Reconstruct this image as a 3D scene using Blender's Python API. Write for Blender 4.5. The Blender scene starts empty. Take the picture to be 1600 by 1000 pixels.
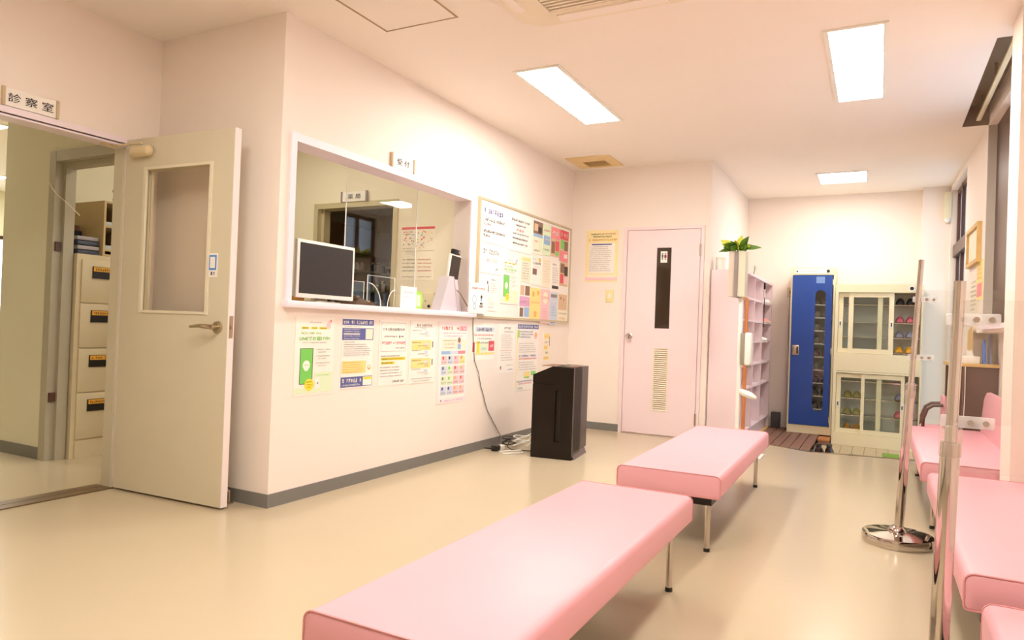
import bpy, bmesh, math, random
from mathutils import Vector, Matrix
random.seed(7)
S = bpy.context.scene
COL = S.collection
PI = math.pi

# ------------------------------------------------------------------ camera, world, exposure
cam = bpy.data.cameras.new('camera'); cam_o = bpy.data.objects.new('camera', cam); COL.objects.link(cam_o)
cam.sensor_fit = 'HORIZONTAL'; cam.sensor_width = 36.0; cam.lens = 36.0*1088.41/1600.0
cam.clip_start = 0.02; cam.clip_end = 200
YAW, PITCH, ROLL = 0.484, 0.0091, 0.0365
fw = Vector((-math.sin(YAW)*math.cos(PITCH), math.cos(YAW)*math.cos(PITCH), math.sin(PITCH)))
rt = Vector((math.cos(YAW), math.sin(YAW), 0)); up = rt.cross(fw)
r2 = rt*math.cos(ROLL)+up*math.sin(ROLL); u2 = -rt*math.sin(ROLL)+up*math.cos(ROLL)
cam_o.matrix_world = Matrix(((r2.x, u2.x, -fw.x, 2.80808), (r2.y, u2.y, -fw.y, -2.66056), (r2.z, u2.z, -fw.z, 1.0), (0, 0, 0, 1)))
S.camera = cam_o

wd = bpy.data.worlds.new('sky'); S.world = wd; wd.use_nodes = True
bg = wd.node_tree.nodes['Background']; bg.inputs[0].default_value = (0.82, 0.90, 1.0, 1); bg.inputs[1].default_value = 2.6
S.view_settings.view_transform = 'Standard'; S.view_settings.look = 'None'
S.view_settings.gamma = 1.0; S.view_settings.use_curve_mapping = False
S.view_settings.exposure = 0.6
LAMP = 24.0
LAMP_COL = (1.0, 0.968, 0.915, 1)

# ------------------------------------------------------------------ materials
def lin(c): return tuple(((v/255)/12.92 if v/255 <= 0.04045 else ((v/255+0.055)/1.055)**2.4) for v in c)
MATS = {}
def mat(name, rgb, rough=0.5, metal=0.0, var=0.04, scale=6.0, bump=0.0, bscale=120.0, coat=0.0, spec=0.5):
    if name in MATS: return MATS[name]
    m = bpy.data.materials.new(name); m.use_nodes = True; nt = m.node_tree; b = nt.nodes['Principled BSDF']
    c = lin(rgb)
    tc = nt.nodes.new('ShaderNodeTexCoord'); nz = nt.nodes.new('ShaderNodeTexNoise')
    nz.inputs['Scale'].default_value = scale; nz.inputs['Detail'].default_value = 3
    nt.links.new(tc.outputs['Object'], nz.inputs['Vector'])
    mx = nt.nodes.new('ShaderNodeMix'); mx.data_type = 'RGBA'
    mx.inputs[6].default_value = tuple(v*(1-var) for v in c)+(1,)
    mx.inputs[7].default_value = tuple(min(1, v*(1+var)) for v in c)+(1,)
    nt.links.new(nz.outputs['Fac'], mx.inputs[0]); nt.links.new(mx.outputs[2], b.inputs['Base Color'])
    b.inputs['Roughness'].default_value = rough; b.inputs['Metallic'].default_value = metal
    b.inputs['Coat Weight'].default_value = coat; b.inputs['Specular IOR Level'].default_value = spec
    if bump:
        n2 = nt.nodes.new('ShaderNodeTexNoise'); n2.inputs['Scale'].default_value = bscale; n2.inputs['Detail'].default_value = 4
        nt.links.new(tc.outputs['Object'], n2.inputs['Vector'])
        bp = nt.nodes.new('ShaderNodeBump'); bp.inputs['Strength'].default_value = bump; bp.inputs['Distance'].default_value = 0.01
        nt.links.new(n2.outputs['Fac'], bp.inputs['Height']); nt.links.new(bp.outputs['Normal'], b.inputs['Normal'])
    MATS[name] = m; return m
def glass(name, tint=(1, 1, 1), refl=0.03, rough=0.0, edge=0.6, haze=0.0, haze_rgb=(255, 255, 255)):
    if name in MATS: return MATS[name]
    m = bpy.data.materials.new(name); m.use_nodes = True; nt = m.node_tree; nt.nodes.clear()
    out = nt.nodes.new('ShaderNodeOutputMaterial'); tr = nt.nodes.new('ShaderNodeBsdfTransparent'); gl = nt.nodes.new('ShaderNodeBsdfGlossy')
    tr.inputs[0].default_value = tint+(1,); gl.inputs['Roughness'].default_value = rough
    lw = nt.nodes.new('ShaderNodeLayerWeight'); pw = nt.nodes.new('ShaderNodeMath'); pw.operation = 'POWER'; pw.inputs[1].default_value = 5
    nt.links.new(lw.outputs['Facing'], pw.inputs[0])
    ma = nt.nodes.new('ShaderNodeMath'); ma.operation = 'MULTIPLY_ADD'; ma.inputs[1].default_value = 0.9; ma.inputs[2].default_value = refl
    nt.links.new(pw.outputs[0], ma.inputs[0])
    mx = nt.nodes.new('ShaderNodeMixShader'); nt.links.new(ma.outputs[0], mx.inputs[0])
    nt.links.new(tr.outputs[0], mx.inputs[1]); nt.links.new(gl.outputs[0], mx.inputs[2])
    last = mx
    if haze:
        df = nt.nodes.new('ShaderNodeBsdfDiffuse'); df.inputs[0].default_value = lin(haze_rgb)+(1,)
        tl = nt.nodes.new('ShaderNodeBsdfTranslucent'); tl.inputs[0].default_value = lin(haze_rgb)+(1,)
        a = nt.nodes.new('ShaderNodeAddShader'); m1 = nt.nodes.new('ShaderNodeMixShader'); m1.inputs[0].default_value = 0.5
        nt.links.new(df.outputs[0], m1.inputs[1]); nt.links.new(tl.outputs[0], m1.inputs[2])
        m2 = nt.nodes.new('ShaderNodeMixShader'); m2.inputs[0].default_value = haze
        nt.links.new(mx.outputs[0], m2.inputs[1]); nt.links.new(m1.outputs[0], m2.inputs[2]); last = m2
    nt.links.new(last.outputs[0], out.inputs[0]); MATS[name] = m; return m
def emit(name, col, strength):
    m = bpy.data.materials.new(name); m.use_nodes = True; b = m.node_tree.nodes['Principled BSDF']
    b.inputs['Base Color'].default_value = (.9, .9, .9, 1)
    b.inputs['Emission Color'].default_value = col; b.inputs['Emission Strength'].default_value = strength
    MATS[name] = m; return m

M_WALL = mat('wall_paint_cream_pink', (248, 235, 223), 0.75, var=0.02, scale=2, bump=0.05, bscale=260)
M_CEIL = mat('ceiling_paint', (250, 240, 229), 0.85, var=0.015, scale=2, bump=0.05, bscale=300)
M_STAFF = mat('staff_wall_paint', (240, 230, 204), 0.8, var=0.03, scale=3, bump=0.05, bscale=260)
M_EXAM = mat('exam_wall_paint', (238, 231, 204), 0.8, var=0.03, scale=3, bump=0.05, bscale=260)
M_FLOOR = mat('vinyl_floor', (204, 187, 157), 0.2, var=0.035, scale=1.7, bump=0.02, bscale=40, spec=0.45)
M_BASE = mat('baseboard_vinyl', (128, 124, 118), 0.5, var=0.06, scale=20)
M_TRIM = mat('trim_pale_lavender', (248, 233, 240), 0.4, var=0.02)
M_TRIMG = mat('frame_grey', (186, 178, 154), 0.5, var=0.05)
M_PINKDOOR = mat('door_pale_pink', (246, 224, 224), 0.45, var=0.015)
M_DOORG = mat('door_beige', (220, 210, 182), 0.5, var=0.03)
M_WHITE = mat('white_plastic', (244, 240, 230), 0.4, var=0.02)
M_CREAM = mat('cream_steel', (238, 226, 188), 0.38, var=0.025)
M_IVORY = mat('ivory_steel', (222, 206, 168), 0.45, var=0.03)
M_BLACK = mat('black_plastic', (26, 22, 18), 0.4, var=0.1)
M_BLACKG = mat('glossy_black_brown', (27, 18, 12), 0.2, var=0.1, spec=0.3)
M_BLACKS = mat('brown_black_side', (34, 24, 17), 0.3, var=0.12)
M_SCREEN = mat('screen_black', (46, 38, 34), 0.35, var=0.05)
M_CHROME = mat('chrome', (206, 198, 190), 0.05, metal=1.0, var=0.03)
M_STEEL = mat('brushed_steel', (190, 176, 150), 0.28, metal=1.0, var=0.05)
M_VINYL = mat('pink_vinyl', (239, 176, 184), 0.42, var=0.02, bump=0.06, bscale=420, spec=0.35)
M_PIPE = mat('pink_piping', (230, 160, 162), 0.4, var=0.03)
M_BLUE = mat('blue_enamel', (30, 72, 154), 0.3, var=0.05)
M_WOODD = mat('dark_brown_wood', (92, 60, 48), 0.4, var=0.25, scale=9)
M_WOODM = mat('duckboard_wood', (140, 102, 82), 0.6, var=0.2, scale=14)
M_WOODO = mat('orange_wood', (206, 128, 70), 0.4, var=0.12, scale=14)
M_WOODL = mat('light_wood', (218, 180, 112), 0.5, var=0.12, scale=14)
M_BROWNFR = mat('bronze_aluminium', (92, 62, 48), 0.35, metal=0.4, var=0.05)
M_TILE = mat('entrance_tile', (200, 180, 140), 0.5, var=0.1, scale=8)
M_GROUT = mat('tile_grout', (160, 146, 118), 0.8)
M_PAPER = mat('paper_white', (250, 244, 234), 0.7, var=0.01)
M_PAPERC = mat('paper_cream', (248, 238, 214), 0.7, var=0.01)
M_INK = mat('ink_black', (70, 60, 54), 0.6); M_INKG = mat('ink_grey', (150, 140, 130), 0.6); M_INKD = mat('ink_solid_black', (24, 20, 18), 0.6)
M_RED = mat('ink_red', (226, 92, 100), 0.6); M_PINKI = mat('ink_pink', (244, 146, 152), 0.6)
M_GREEN = mat('ink_green', (126, 212, 96), 0.5); M_LIME = mat('ink_lime', (170, 220, 110), 0.6); M_PALEG = mat('ink_pale_green', (226, 240, 204), 0.6)
M_YEL = mat('ink_yellow', (250, 228, 60), 0.6); M_PALEY = mat('ink_pale_yellow', (250, 228, 150), 0.6); M_ORA = mat('ink_orange', (246, 186, 104), 0.6)
M_NAVY = mat('ink_navy', (98, 104, 164), 0.6); M_SKY = mat('ink_sky', (160, 190, 226), 0.6); M_PALEB = mat('ink_pale_blue', (212, 220, 234), 0.6)
M_PALEP = mat('ink_pale_pink', (248, 206, 208), 0.6); M_MAUVE = mat('ink_mauve', (222, 168, 200), 0.6); M_BROWN = mat('ink_brown', (146, 112, 94), 0.6)
M_TAN = mat('ink_tan', (222, 190, 156), 0.6)
M_LEAF = mat('leaf_green', (92, 132, 40), 0.4, var=0.3, scale=30); M_LEAFY = mat('leaf_yellow_green', (206, 208, 70), 0.4, var=0.2, scale=30)
G_CLEAR = glass('clear_glass', (0.96, 0.98, 0.96)); G_ACR = glass('clear_acrylic', (0.98, 0.98, 0.97))
G_FROST = glass('obscure_window_glass', (0.9, 0.95, 1.0), haze=0.55, haze_rgb=(214, 222, 230)); G_SMOKE = glass('smoked_glass', (0.30, 0.25, 0.20))
M_ACEDGE = mat('acrylic_edge', (244, 246, 240), 0.25)
M_GREYPL = mat('grey_plastic', (176, 168, 168), 0.5)

# ------------------------------------------------------------------ mesh helpers
class MB:
    def __init__(s): s.v = []; s.f = []; s.bs = []
    def add(s, vs, fs):
        k = len(s.v); s.v += [tuple(p) for p in vs]; s.f += [tuple(i+k for i in f) for f in fs]; return s
    def box(s, x0, x1, y0, y1, z0, z1):
        k = sum(1 for b in s.bs if min(x1,b[1])-max(x0,b[0]) > 1e-4 and min(y1,b[3])-max(y0,b[2]) > 1e-4 and min(z1,b[5])-max(z0,b[4]) > 1e-4)
        s.bs.append((x0, x1, y0, y1, z0, z1))
        e = min(k*0.0004, .2*(x1-x0), .2*(y1-y0), .2*(z1-z0))      # crossing bars: keep their faces from coinciding
        x0 += e; x1 -= e; y0 += e; y1 -= e; z0 += e; z1 -= e
        v = [(x0,y0,z0),(x1,y0,z0),(x1,y1,z0),(x0,y1,z0),(x0,y0,z1),(x1,y0,z1),(x1,y1,z1),(x0,y1,z1)]
        return s.add(v, [(0,3,2,1),(4,5,6,7),(0,1,5,4),(1,2,6,5),(2,3,7,6),(3,0,4,7)])
    def rbox(s, x0, x1, y0, y1, z0, z1, r=0.01, seg=2):
        bm = bmesh.new(); bmesh.ops.create_cube(bm, size=1)
        for v in bm.verts: v.co = Vector(((x0+x1)/2+v.co.x*(x1-x0), (y0+y1)/2+v.co.y*(y1-y0), (z0+z1)/2+v.co.z*(z1-z0)))
        bmesh.ops.bevel(bm, geom=list(bm.edges), offset=r, segments=seg, profile=0.5, affect='EDGES')
        return s.bm(bm)
    def bm(s, bm):
        bm.verts.index_update(); s.add([v.co[:] for v in bm.verts], [[v.index for v in f.verts] for f in bm.faces]); bm.free(); return s
    def rings(s, rings, cap=True, closed=False):
        n = len(rings[0]); vs = [p for r in rings for p in r]; fs = []
        m = len(rings)
        for i in range(m if closed else m-1):
            a = i*n; b = ((i+1) % m)*n
            for j in range(n): fs.append((a+j, a+(j+1) % n, b+(j+1) % n, b+j))
        if cap and not closed:
            fs.append(tuple(reversed(range(n)))); fs.append(tuple(range((m-1)*n, m*n)))
        return s.add(vs, fs)
    def tube(s, pts, r, n=8, closed=False):
        pts = [Vector(p) for p in pts]; rings = []; m = len(pts); prev = None
        for i, p in enumerate(pts):
            if closed: d = pts[(i+1) % m]-pts[i-1]
            else: d = pts[min(i+1, m-1)]-pts[max(i-1, 0)]
            d.normalize()
            if prev is None:
                a = Vector((0,0,1)) if abs(d.z) < 0.9 else Vector((1,0,0)); prev = (a-d*a.dot(d)).normalized()
            else: prev = (prev-d*prev.dot(d)).normalized()
            q = d.cross(prev); rr = r[i] if isinstance(r, (list, tuple)) else r
            rings.append([p+prev*rr*math.cos(2*PI*j/n)+q*rr*math.sin(2*PI*j/n) for j in range(n)])
        return s.rings(rings, True, closed)
    def cyl(s, p0, p1, r0, r1=None, n=20): return s.tube([p0, p1], [r0, r0 if r1 is None else r1], n)
    def lathe(s, prof, c=(0,0,0), n=24):
        return s.rings([[(c[0]+r*math.cos(2*PI*j/n), c[1]+r*math.sin(2*PI*j/n), c[2]+z) for j in range(n)] for r, z in prof])
    def prism(s, poly, axis, a, b):
        def P(p, t): return {'x': (t, p[0], p[1]), 'y': (p[0], t, p[1]), 'z': (p[0], p[1], t)}[axis]
        n = len(poly); vs = [P(p, a) for p in poly]+[P(p, b) for p in poly]
        return s.add(vs, [tuple(range(n)), tuple(reversed(range(n, 2*n)))]+[(i, (i+1) % n, n+(i+1) % n, n+i) for i in range(n)])
    def quad(s, u0, v0, u1, v1, n=0.0): return s.add([(u0,v0,n),(u1,v0,n),(u1,v1,n),(u0,v1,n)], [(0,1,2,3)])
    def disc(s, u, v, r, n=0.0, k=16): return s.add([(u+r*math.cos(2*PI*i/k), v+r*math.sin(2*PI*i/k), n) for i in range(k)], [tuple(range(k))])
    def build(s, name, m, parent=None, local=False, flat=False):
        me = bpy.data.meshes.new(name)
        if parent is not None:
            org = Vector((0,0,0)) if local else wloc(parent)
        elif local: org = Vector((0,0,0))
        else:
            xs = [p[0] for p in s.v]; ys = [p[1] for p in s.v]; zs = [p[2] for p in s.v]
            org = Vector(((min(xs)+max(xs))/2, (min(ys)+max(ys))/2, min(zs)))
        me.from_pydata([(p[0]-org.x, p[1]-org.y, p[2]-org.z) for p in s.v], [], s.f); me.validate()
        bm = bmesh.new(); bm.from_mesh(me)
        if not flat: bmesh.ops.recalc_face_normals(bm, faces=bm.faces)
        bm.to_mesh(me); bm.free()
        me.materials.append(m)
        for p in me.polygons: p.use_smooth = True
        me.set_sharp_from_angle(angle=math.radians(38))
        o = bpy.data.objects.new(name, me); COL.objects.link(o)
        if parent is not None: o.parent = parent
        elif not local: o.location = org
        return o
def wloc(o):
    v = Vector(o.location)
    while o.parent is not None: o = o.parent; v += Vector(o.location)
    return v
def tag(o, label=None, cat=None, group=None, kind=None):
    if label: o['label'] = label
    if cat: o['category'] = cat
    if group: o['group'] = group
    if kind: o['kind'] = kind
    return o
def thing(name, label, cat, loc=(0,0,0), rot=(0,0,0), group=None, kind=None):
    o = bpy.data.objects.new(name, None); COL.objects.link(o); o.location = loc; o.rotation_euler = rot; o.empty_display_size = 0.05
    return tag(o, label, cat, group, kind)
def dup(root, loc=None, rotz=None, label=None, parent=None):
    r = root.copy(); COL.objects.link(r)
    if parent is not None: r.parent = parent
    if loc is not None: r.location = loc
    if rotz is not None: r.rotation_euler = (0, 0, rotz)
    if label: r['label'] = label
    for ch in list(root.children): dup(ch, parent=r)
    return r
def struct(o, label=None, cat=None): return tag(o, label, cat, kind='structure')
def bx(name, m, parent, *a, local=False): return MB().box(*a).build(name, m, parent, local)
def text_mesh(body, size, bold=0.0, align='LEFT'):
    c = bpy.data.curves.new('lettering', 'FONT'); c.body = body; c.size = size; c.offset = bold*size; c.align_x = align
    o = bpy.data.objects.new('lettering', c); COL.objects.link(o)
    me = bpy.data.meshes.new_from_object(o.evaluated_get(bpy.context.evaluated_depsgraph_get()))
    bpy.data.objects.remove(o); bpy.data.curves.remove(c); return me
def lettering(body, w, h, m, parent, u, v, n, bold=0.02, name='lettering'):
    """text fitted into the box w x h, centred on (u, v) in the parent's print plane"""
    me = text_mesh(body, 1.0)
    xs = [p.co.x for p in me.vertices]; ys = [p.co.y for p in me.vertices]
    sx = w/(max(xs)-min(xs)); sy = h/(max(ys)-min(ys)); cx = (max(xs)+min(xs))/2; cy = (max(ys)+min(ys))/2
    vs = [((p.co.x-cx)*sx+u, (p.co.y-cy)*sy+v) for p in me.vertices]; fs = [tuple(p.vertices) for p in me.polygons]
    me = bpy.data.meshes.new(name); k = len(vs); e = bold*h                      # three shifted layers make the strokes bolder
    me.from_pydata([(a+dx*e, b+dy*e, n+i*.00008) for i, (dx, dy) in enumerate(((0,0),(1,.5),(-1,-.5)))  for a, b in vs], [], [tuple(q+i*k for q in f) for i in range(3) for f in fs])
    me.materials.clear(); me.materials.append(m); me.name = name
    o = bpy.data.objects.new(name, me); COL.objects.link(o); o.parent = parent; return o
def scribble(mb, u0, v0, u1, v1, n, rnd):
    """one line of small unreadable characters"""
    h = v1-v0; w = h*0.72; u = u0
    while u+w*0.6 <= u1:
        if rnd.random() > 0.07:
            t = h*0.11; g = w*0.86
            for k in range(rnd.choice((2, 3, 4))):
                y = v0+h*(0.1+0.8*rnd.random()); a = u+g*0.15*rnd.random(); mb.quad(a, y-t/2, u+g*(0.7+.3*rnd.random()), y+t/2, n)
            for k in range(rnd.choice((1, 2, 3))):
                x = u+g*(0.15+0.7*rnd.random()); mb.quad(x-t/2, v0+h*0.25*rnd.random(), x+t/2, v1-h*0.2*rnd.random(), n)
        u += w
EUL = {'x+': (PI/2, 0, PI/2), 'y-': (PI/2, 0, 0), 'x-': (PI/2, 0, -PI/2+0.02)}
def paper(name, label, cat, plane, loc, w, h, items=(), m=None, group=None, thick=0.0025, rot=0.0, seed=1):
    """a flat sheet with its print: loc = lower left corner, u to the right, v up (fractions of the sheet)"""
    rnd = random.Random(seed)
    o = MB().box(0, w, 0, h, -0.004, thick).build(name, m or M_PAPER, None, local=True)
    o.location = loc; o.rotation_euler = EUL[plane] if isinstance(plane, str) else plane
    tag(o, label, cat, group)
    printed(o, w, h, thick, items, rnd); return o
def printed(o, w, h, thick, items, rnd, u_off=0.0, v_off=0.0):
    acc = {}; k = 0
    NM = {'r': 'colour_block', 's': 'small_print', 'c': 'printed_dot'}
    for it in items:
        t = it[0]
        if t == 't':
            _, u, v, tw, th, body, m = it[:7]
            lettering(body, tw*w, th*h, m, o, u*w+u_off, v*h+v_off, thick+0.0016, it[7] if len(it) > 7 else 0.02); continue
        key = (t, it[-1].name)
        if key not in acc: acc[key] = (MB(), it[-1], len(acc))
        mb, m, idx = acc[key]; n = thick+{'r': 0.0004, 'c': 0.0009, 's': 0.0013}[t]+idx*0.00004
        n += len(mb.f)*.000003+k*.000012; k += 1
        if t == 'r': mb.quad(it[1]*w+u_off, it[2]*h+v_off, it[3]*w+u_off, it[4]*h+v_off, n)
        elif t == 's': scribble(mb, it[1]*w+u_off, it[2]*h+v_off, it[3]*w+u_off, it[4]*h+v_off, n, rnd)
        elif t == 'c': mb.disc(it[1]*w+u_off, it[2]*h+v_off, it[3]*w, n)
    for (t, _), (mb, m, _) in acc.items():
        if mb.v: tag(mb.build(NM[t], m, o, local=True, flat=True), kind='stuff')
def lines(u0, u1, v_top, v_bot, k, m, hfrac=0.5, ragged=0.25, seed=0):
    rnd = random.Random(seed); st = (v_top-v_bot)/k; out = []
    for i in range(k):
        v = v_top-st*(i+1); out.append(('s', u0, v+st*(1-hfrac)/2, u1-(u1-u0)*ragged*rnd.random(), v+st*(1+hfrac)/2, m))
    return out

# ------------------------------------------------------------------ the room
H = 2.616
RW0, RSL = 3.525, 0.02                      # right wall: x at y = 1.6 and its slight slant
def rwx(y): return RW0-RSL*(y-1.6)
def wall(name, m, *boxes):
    mb = MB()
    for b in boxes: mb.box(*b)
    return struct(mb.build(name, m))
fl = MB().prism([(-8.2,-4.7),(3.9,-4.7),(3.9,4.22),(3.0,4.10),(2.30,3.965),(1.9,4.164),(1.3,4.47),(1.3,4.05),(-8.2,4.05)], 'z', -0.3, 0.0).build('floor', M_FLOOR); struct(fl)
struct(MB().box(-8.2, -2.7, 4.05, 4.2, -0.3, 0).build('floor_exam', M_FLOOR))
ent = MB().box(1.3, 3.9, 3.9, 6.1, -0.35, -0.128).build('floor_entrance', M_GROUT); struct(ent)
tile0 = None
for i in range(11):
    for j in range(16):
        x = 2.29+i*0.107; y = 4.22+j*0.107
        if x > 3.42: continue
        if tile0 is None:
            tile0 = MB().box(-.051, .051, -.051, .051, 0, .008).build('tile', M_TILE, ent, local=True); o = tile0
        else: o = tile0.copy(); COL.objects.link(o)
        o.location = (x+.0535-ent.location.x, y-ent.location.y, -0.128-ent.location.z)
nos = MB()
edge = [(1.62, 4.307), (1.9, 4.164), (2.30, 3.965), (3.0, 4.10), (3.47, 4.163)]
for (xa, ya), (xb, yb) in zip(edge, edge[1:]):
    d = Vector((xb-xa, yb-ya)).normalized(); nx, ny = d.y, -d.x
    nos.prism([(xa+nx*.028, ya+ny*.028), (xb+nx*.028, yb+ny*.028), (xb-nx*.004, yb-ny*.004), (xa-nx*.004, ya-ny*.004)], 'z', -0.03, 0.004)
struct(nos.build('trim_1', M_STEEL))
cl = MB().box(-8.2, .225, -4.7, 6.1, H, H+.1).box(.475, 3.322, -4.7, 6.1, H, H+.1).box(.225, .475, -4.7, 3.555, H, H+.1).box(.225, .475, 3.79, 6.1, H, H+.1).box(3.322, 3.9, -4.7, 1.75, H, H+.1).box(3.322, 3.9, 3.5, 6.1, H, H+.1).build('ceiling', M_CEIL); struct(cl)
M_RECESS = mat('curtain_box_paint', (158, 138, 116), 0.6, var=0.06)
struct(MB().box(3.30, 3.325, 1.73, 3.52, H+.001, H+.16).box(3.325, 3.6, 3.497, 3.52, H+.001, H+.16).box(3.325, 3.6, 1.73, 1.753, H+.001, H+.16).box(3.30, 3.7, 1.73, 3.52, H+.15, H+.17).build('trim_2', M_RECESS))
# reception wall with its opening, the alcove wall and the wall of the consulting room
wall('wall_reception', M_WALL, (-.14,0,0,4.044,0,1.09), (-.14,0,0,4.044,1.965,H), (-.14,0,0,.10,1.09,1.965), (-.14,0,1.92,4.044,1.09,1.965))
wall('wall_alcove', M_WALL, (-1.0,-.14,0,.10,0,H))
wall('wall_left', M_WALL, (-1.1,-1.0,-4.7,-1.12,0,H), (-1.1,-1.0,-.185,.10,0,H), (-1.1,-1.0,-1.12,-.185,1.95,H))
wall('wall_exam', M_EXAM, (-2.575,-2.04,.0,.10,0,H), (-1.25,-1.1,0,.10,0,H), (-2.04,-1.25,0,.10,1.99,H))
wall('wall_exam_side', M_EXAM, (-2.68,-2.58,.01,4.1,0,H))
wall('wall_exam_far', M_EXAM, (-8.1,-8.0,-4.7,1.2,0,H), (-8.1,-8.0,3.4,4.1,0,H), (-8.1,-8.0,1.2,3.4,0,.9), (-8.1,-8.0,1.2,3.4,2.0,H), (-8.0,-2.68,4.0,4.1,0,H), (-8.0,-1.1,-4.7,-4.6,0,H))
wall('wall_staff', M_STAFF, (-2.6,-1.575,1.95,2.07,0,H), (-.745,-.14,1.95,2.07,0,H), (-1.575,-.745,1.95,2.07,1.975,H))
wall('wall_pharmacy', M_STAFF, (-2.6,-.14,4.0,4.1,0,H))
wall('wall_back', M_WALL, (0,1.40,3.944,4.044,0,H))
wall('wall_entrance_side', M_WALL, (1.30,1.40,4.044,6.06,-.128,H))
wall('wall_entrance_back', M_WALL, (1.30,3.9,5.958,6.06,-.128,H), (3.19,3.5,5.80,5.958,-.12,H))
wall('wall_behind', M_WALL, (-1.1,3.9,-4.7,-4.6,0,H))
wall('wall_pillar', M_WALL, (3.372,3.62,1.33,1.62,0,H))
wr = MB()
for b in ((-6.4,.1,0,.16,0,H), (.1,2.62,.13,.29,0,1.10), (.1,2.62,0,.16,1.08,1.127), (1.85,3.0,0,.16,1.127,H), (2.62,3.0,0,.29,0,1.127), (3.0,4.15,0,.16,2.56,H), (4.15,4.5,0,.16,-.12,H), (.1,1.85,0,.16,2.6,H+.15)):
    wr.box(b[2], b[3], b[0], b[1], b[4], b[5])
wr = wr.build('wall_right', M_WALL, None, local=True); wr.location = (RW0, 1.6, 0); wr.rotation_euler = (0, 0, RSL); struct(wr)

# skirting
struct(MB().box(0,.007,-.007,3.944,0,.071).build('baseboard_reception', M_BASE))
struct(MB().box(-1.0,.0,-.007,0,0,.071).build('baseboard_alcove', M_BASE))
struct(MB().box(-1.0,-.993,-4.6,-1.16,0,.071).build('baseboard_left', M_BASE))
struct(MB().box(0.0,.575,3.937,3.944,0,.071).box(1.345,1.40,3.937,3.944,0,.071).build('baseboard_back', M_BASE))
struct(MB().box(-2.575,-2.1,-.007,0,0,.08).build('baseboard_exam', M_BASE))
# reception opening: lavender lining, sill and counter
t = MB().box(-.145,.014,.06,.10,1.06,2.0).box(-.145,.014,1.92,1.965,1.06,2.0).box(-.145,.014,.06,1.965,1.955,2.0)
struct(t.build('trim_3', M_TRIM))
struct(MB().rbox(-.50,.045,.045,2.005,1.058,1.096,.006).build('trim_4', M_TRIM))
# frame of the consulting-room door, its floor rail
struct(MB().box(-1.115,-.985,-1.17,-.155,1.955,1.985).box(-1.115,-1.0,-1.12,-.185,1.94,1.955).box(-1.115,-.985,-1.17,-1.12,0,1.955).build('trim_5', M_TRIM))
struct(MB().box(-1.112,-1.03,-.195,-.16,0,1.957).build('trim_9', M_DOORG))
M_RAIL = mat('floor_rail', (120, 96, 66), 0.4, metal=0.3, var=0.15, scale=20)
struct(MB().box(-1.165,-1.09,-1.12,-.19,0,.003).box(-1.08,-1.015,-1.12,-.19,0,.004).box(-1.012,-1.0,-1.12,-.19,0,.006).build('trim_6', M_RAIL))
# grey frames of the two inner doorways
struct(MB().box(-2.10,-2.03,-.012,.112,0,2.05).box(-1.26,-1.19,-.012,.112,0,2.05).box(-2.10,-1.19,-.012,.112,1.98,2.05).box(-2.035,-2.0,.04,.108,0,1.985).box(-2.035,-1.255,.04,.108,1.945,1.985).build('trim_7', M_TRIMG))
for z_ in (.42, 1.42): bx('strike_plate', M_WOODD, bpy.data.objects['trim_7'], -2.032,-2.012,.0,.035,z_-.03,z_+.03)
M_FRB = mat('frame_beige', (198, 186, 146), 0.5, var=0.04)
struct(MB().box(-1.615,-1.57,1.935,2.08,0,2.012).box(-.75,-.705,1.935,2.08,0,2.012).box(-1.615,-.705,1.935,2.08,1.965,2.012).box(-1.572,-1.54,1.985,2.065,0,1.97).box(-.78,-.748,1.985,2.065,0,1.97).build('trim_8', M_FRB))

# windows in the right wall (local frame: x into the wall, y along it)
def rwin(name, label, y0, y1, z0, z1, mulls, trans):
    w = thing(name, label, 'window', (RW0, 1.6, 0), (0, 0, RSL), kind='structure'); s0, s1 = y0-1.6, y1-1.6
    f = MB().box(.05,.11,s0,s0+.05,z0,z1).box(.05,.11,s1-(.5 if name == 'window_1' else .05),s1,z0,z1).box(.05,.11,s0,s1,z0,z0+.05).box(.05,.11,s0,s1,z1-.05,z1)
    for a in mulls: f.box(.045,.11,a-1.6-.025,a-1.6+.025,z0,z1)
    for a in trans: f.box(.02,.12,s0,s1,a-.06,a+.06)
    f.build('window_frame', M_BROWNFR, w, local=True)
    ys = [y0]+list(mulls)+[y1]; zs = [z0]+list(trans)+[z1]
    for a, b in zip(ys, ys[1:]):
        for c, d in zip(zs, zs[1:]): bx('pane', G_FROST, w, .075,.081,a-1.6+.01,b-1.6-.01,c+.01,d-.01, local=True)
    return w
w1 = rwin('window_1', 'wide bronze framed window behind the pillar, below the curtain recess', 1.7, 3.45, 1.127, 2.6, (2.55,), ())
bx('window_sill', M_TRIM, w1, -.03,.05,.08,1.87,1.10,1.132, local=True)
bx('jamb_lining', mat('jamb_grey', (196, 186, 170), .5), w1, -.004,.05,1.84,1.865,1.127,2.6, local=True)
rwin('window_2', 'tall bronze framed glazed entrance doors with a transom beside the shoe cabinets', 4.6, 5.75, 0.0, 2.56, (4.98, 5.36), (1.93,))
wf = thing('window_3', 'bright window at the far end of the consulting room', 'window', (-8.05, 2.3, .9), kind='structure')
MB().box(-8.07,-8.03,1.2,3.4,.9,.95).box(-8.07,-8.03,1.2,3.4,1.95,2.0).box(-8.07,-8.03,1.2,1.25,.9,2.0).box(-8.07,-8.03,3.35,3.4,.9,2.0).box(-8.07,-8.03,2.27,2.33,.9,2.0).build('window_frame', M_BROWNFR, wf)
bx('pane', G_CLEAR, wf, -8.053,-8.048,1.24,2.28,.94,1.96); bx('pane', G_CLEAR, wf, -8.053,-8.048,2.32,3.36,.94,1.96)
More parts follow.
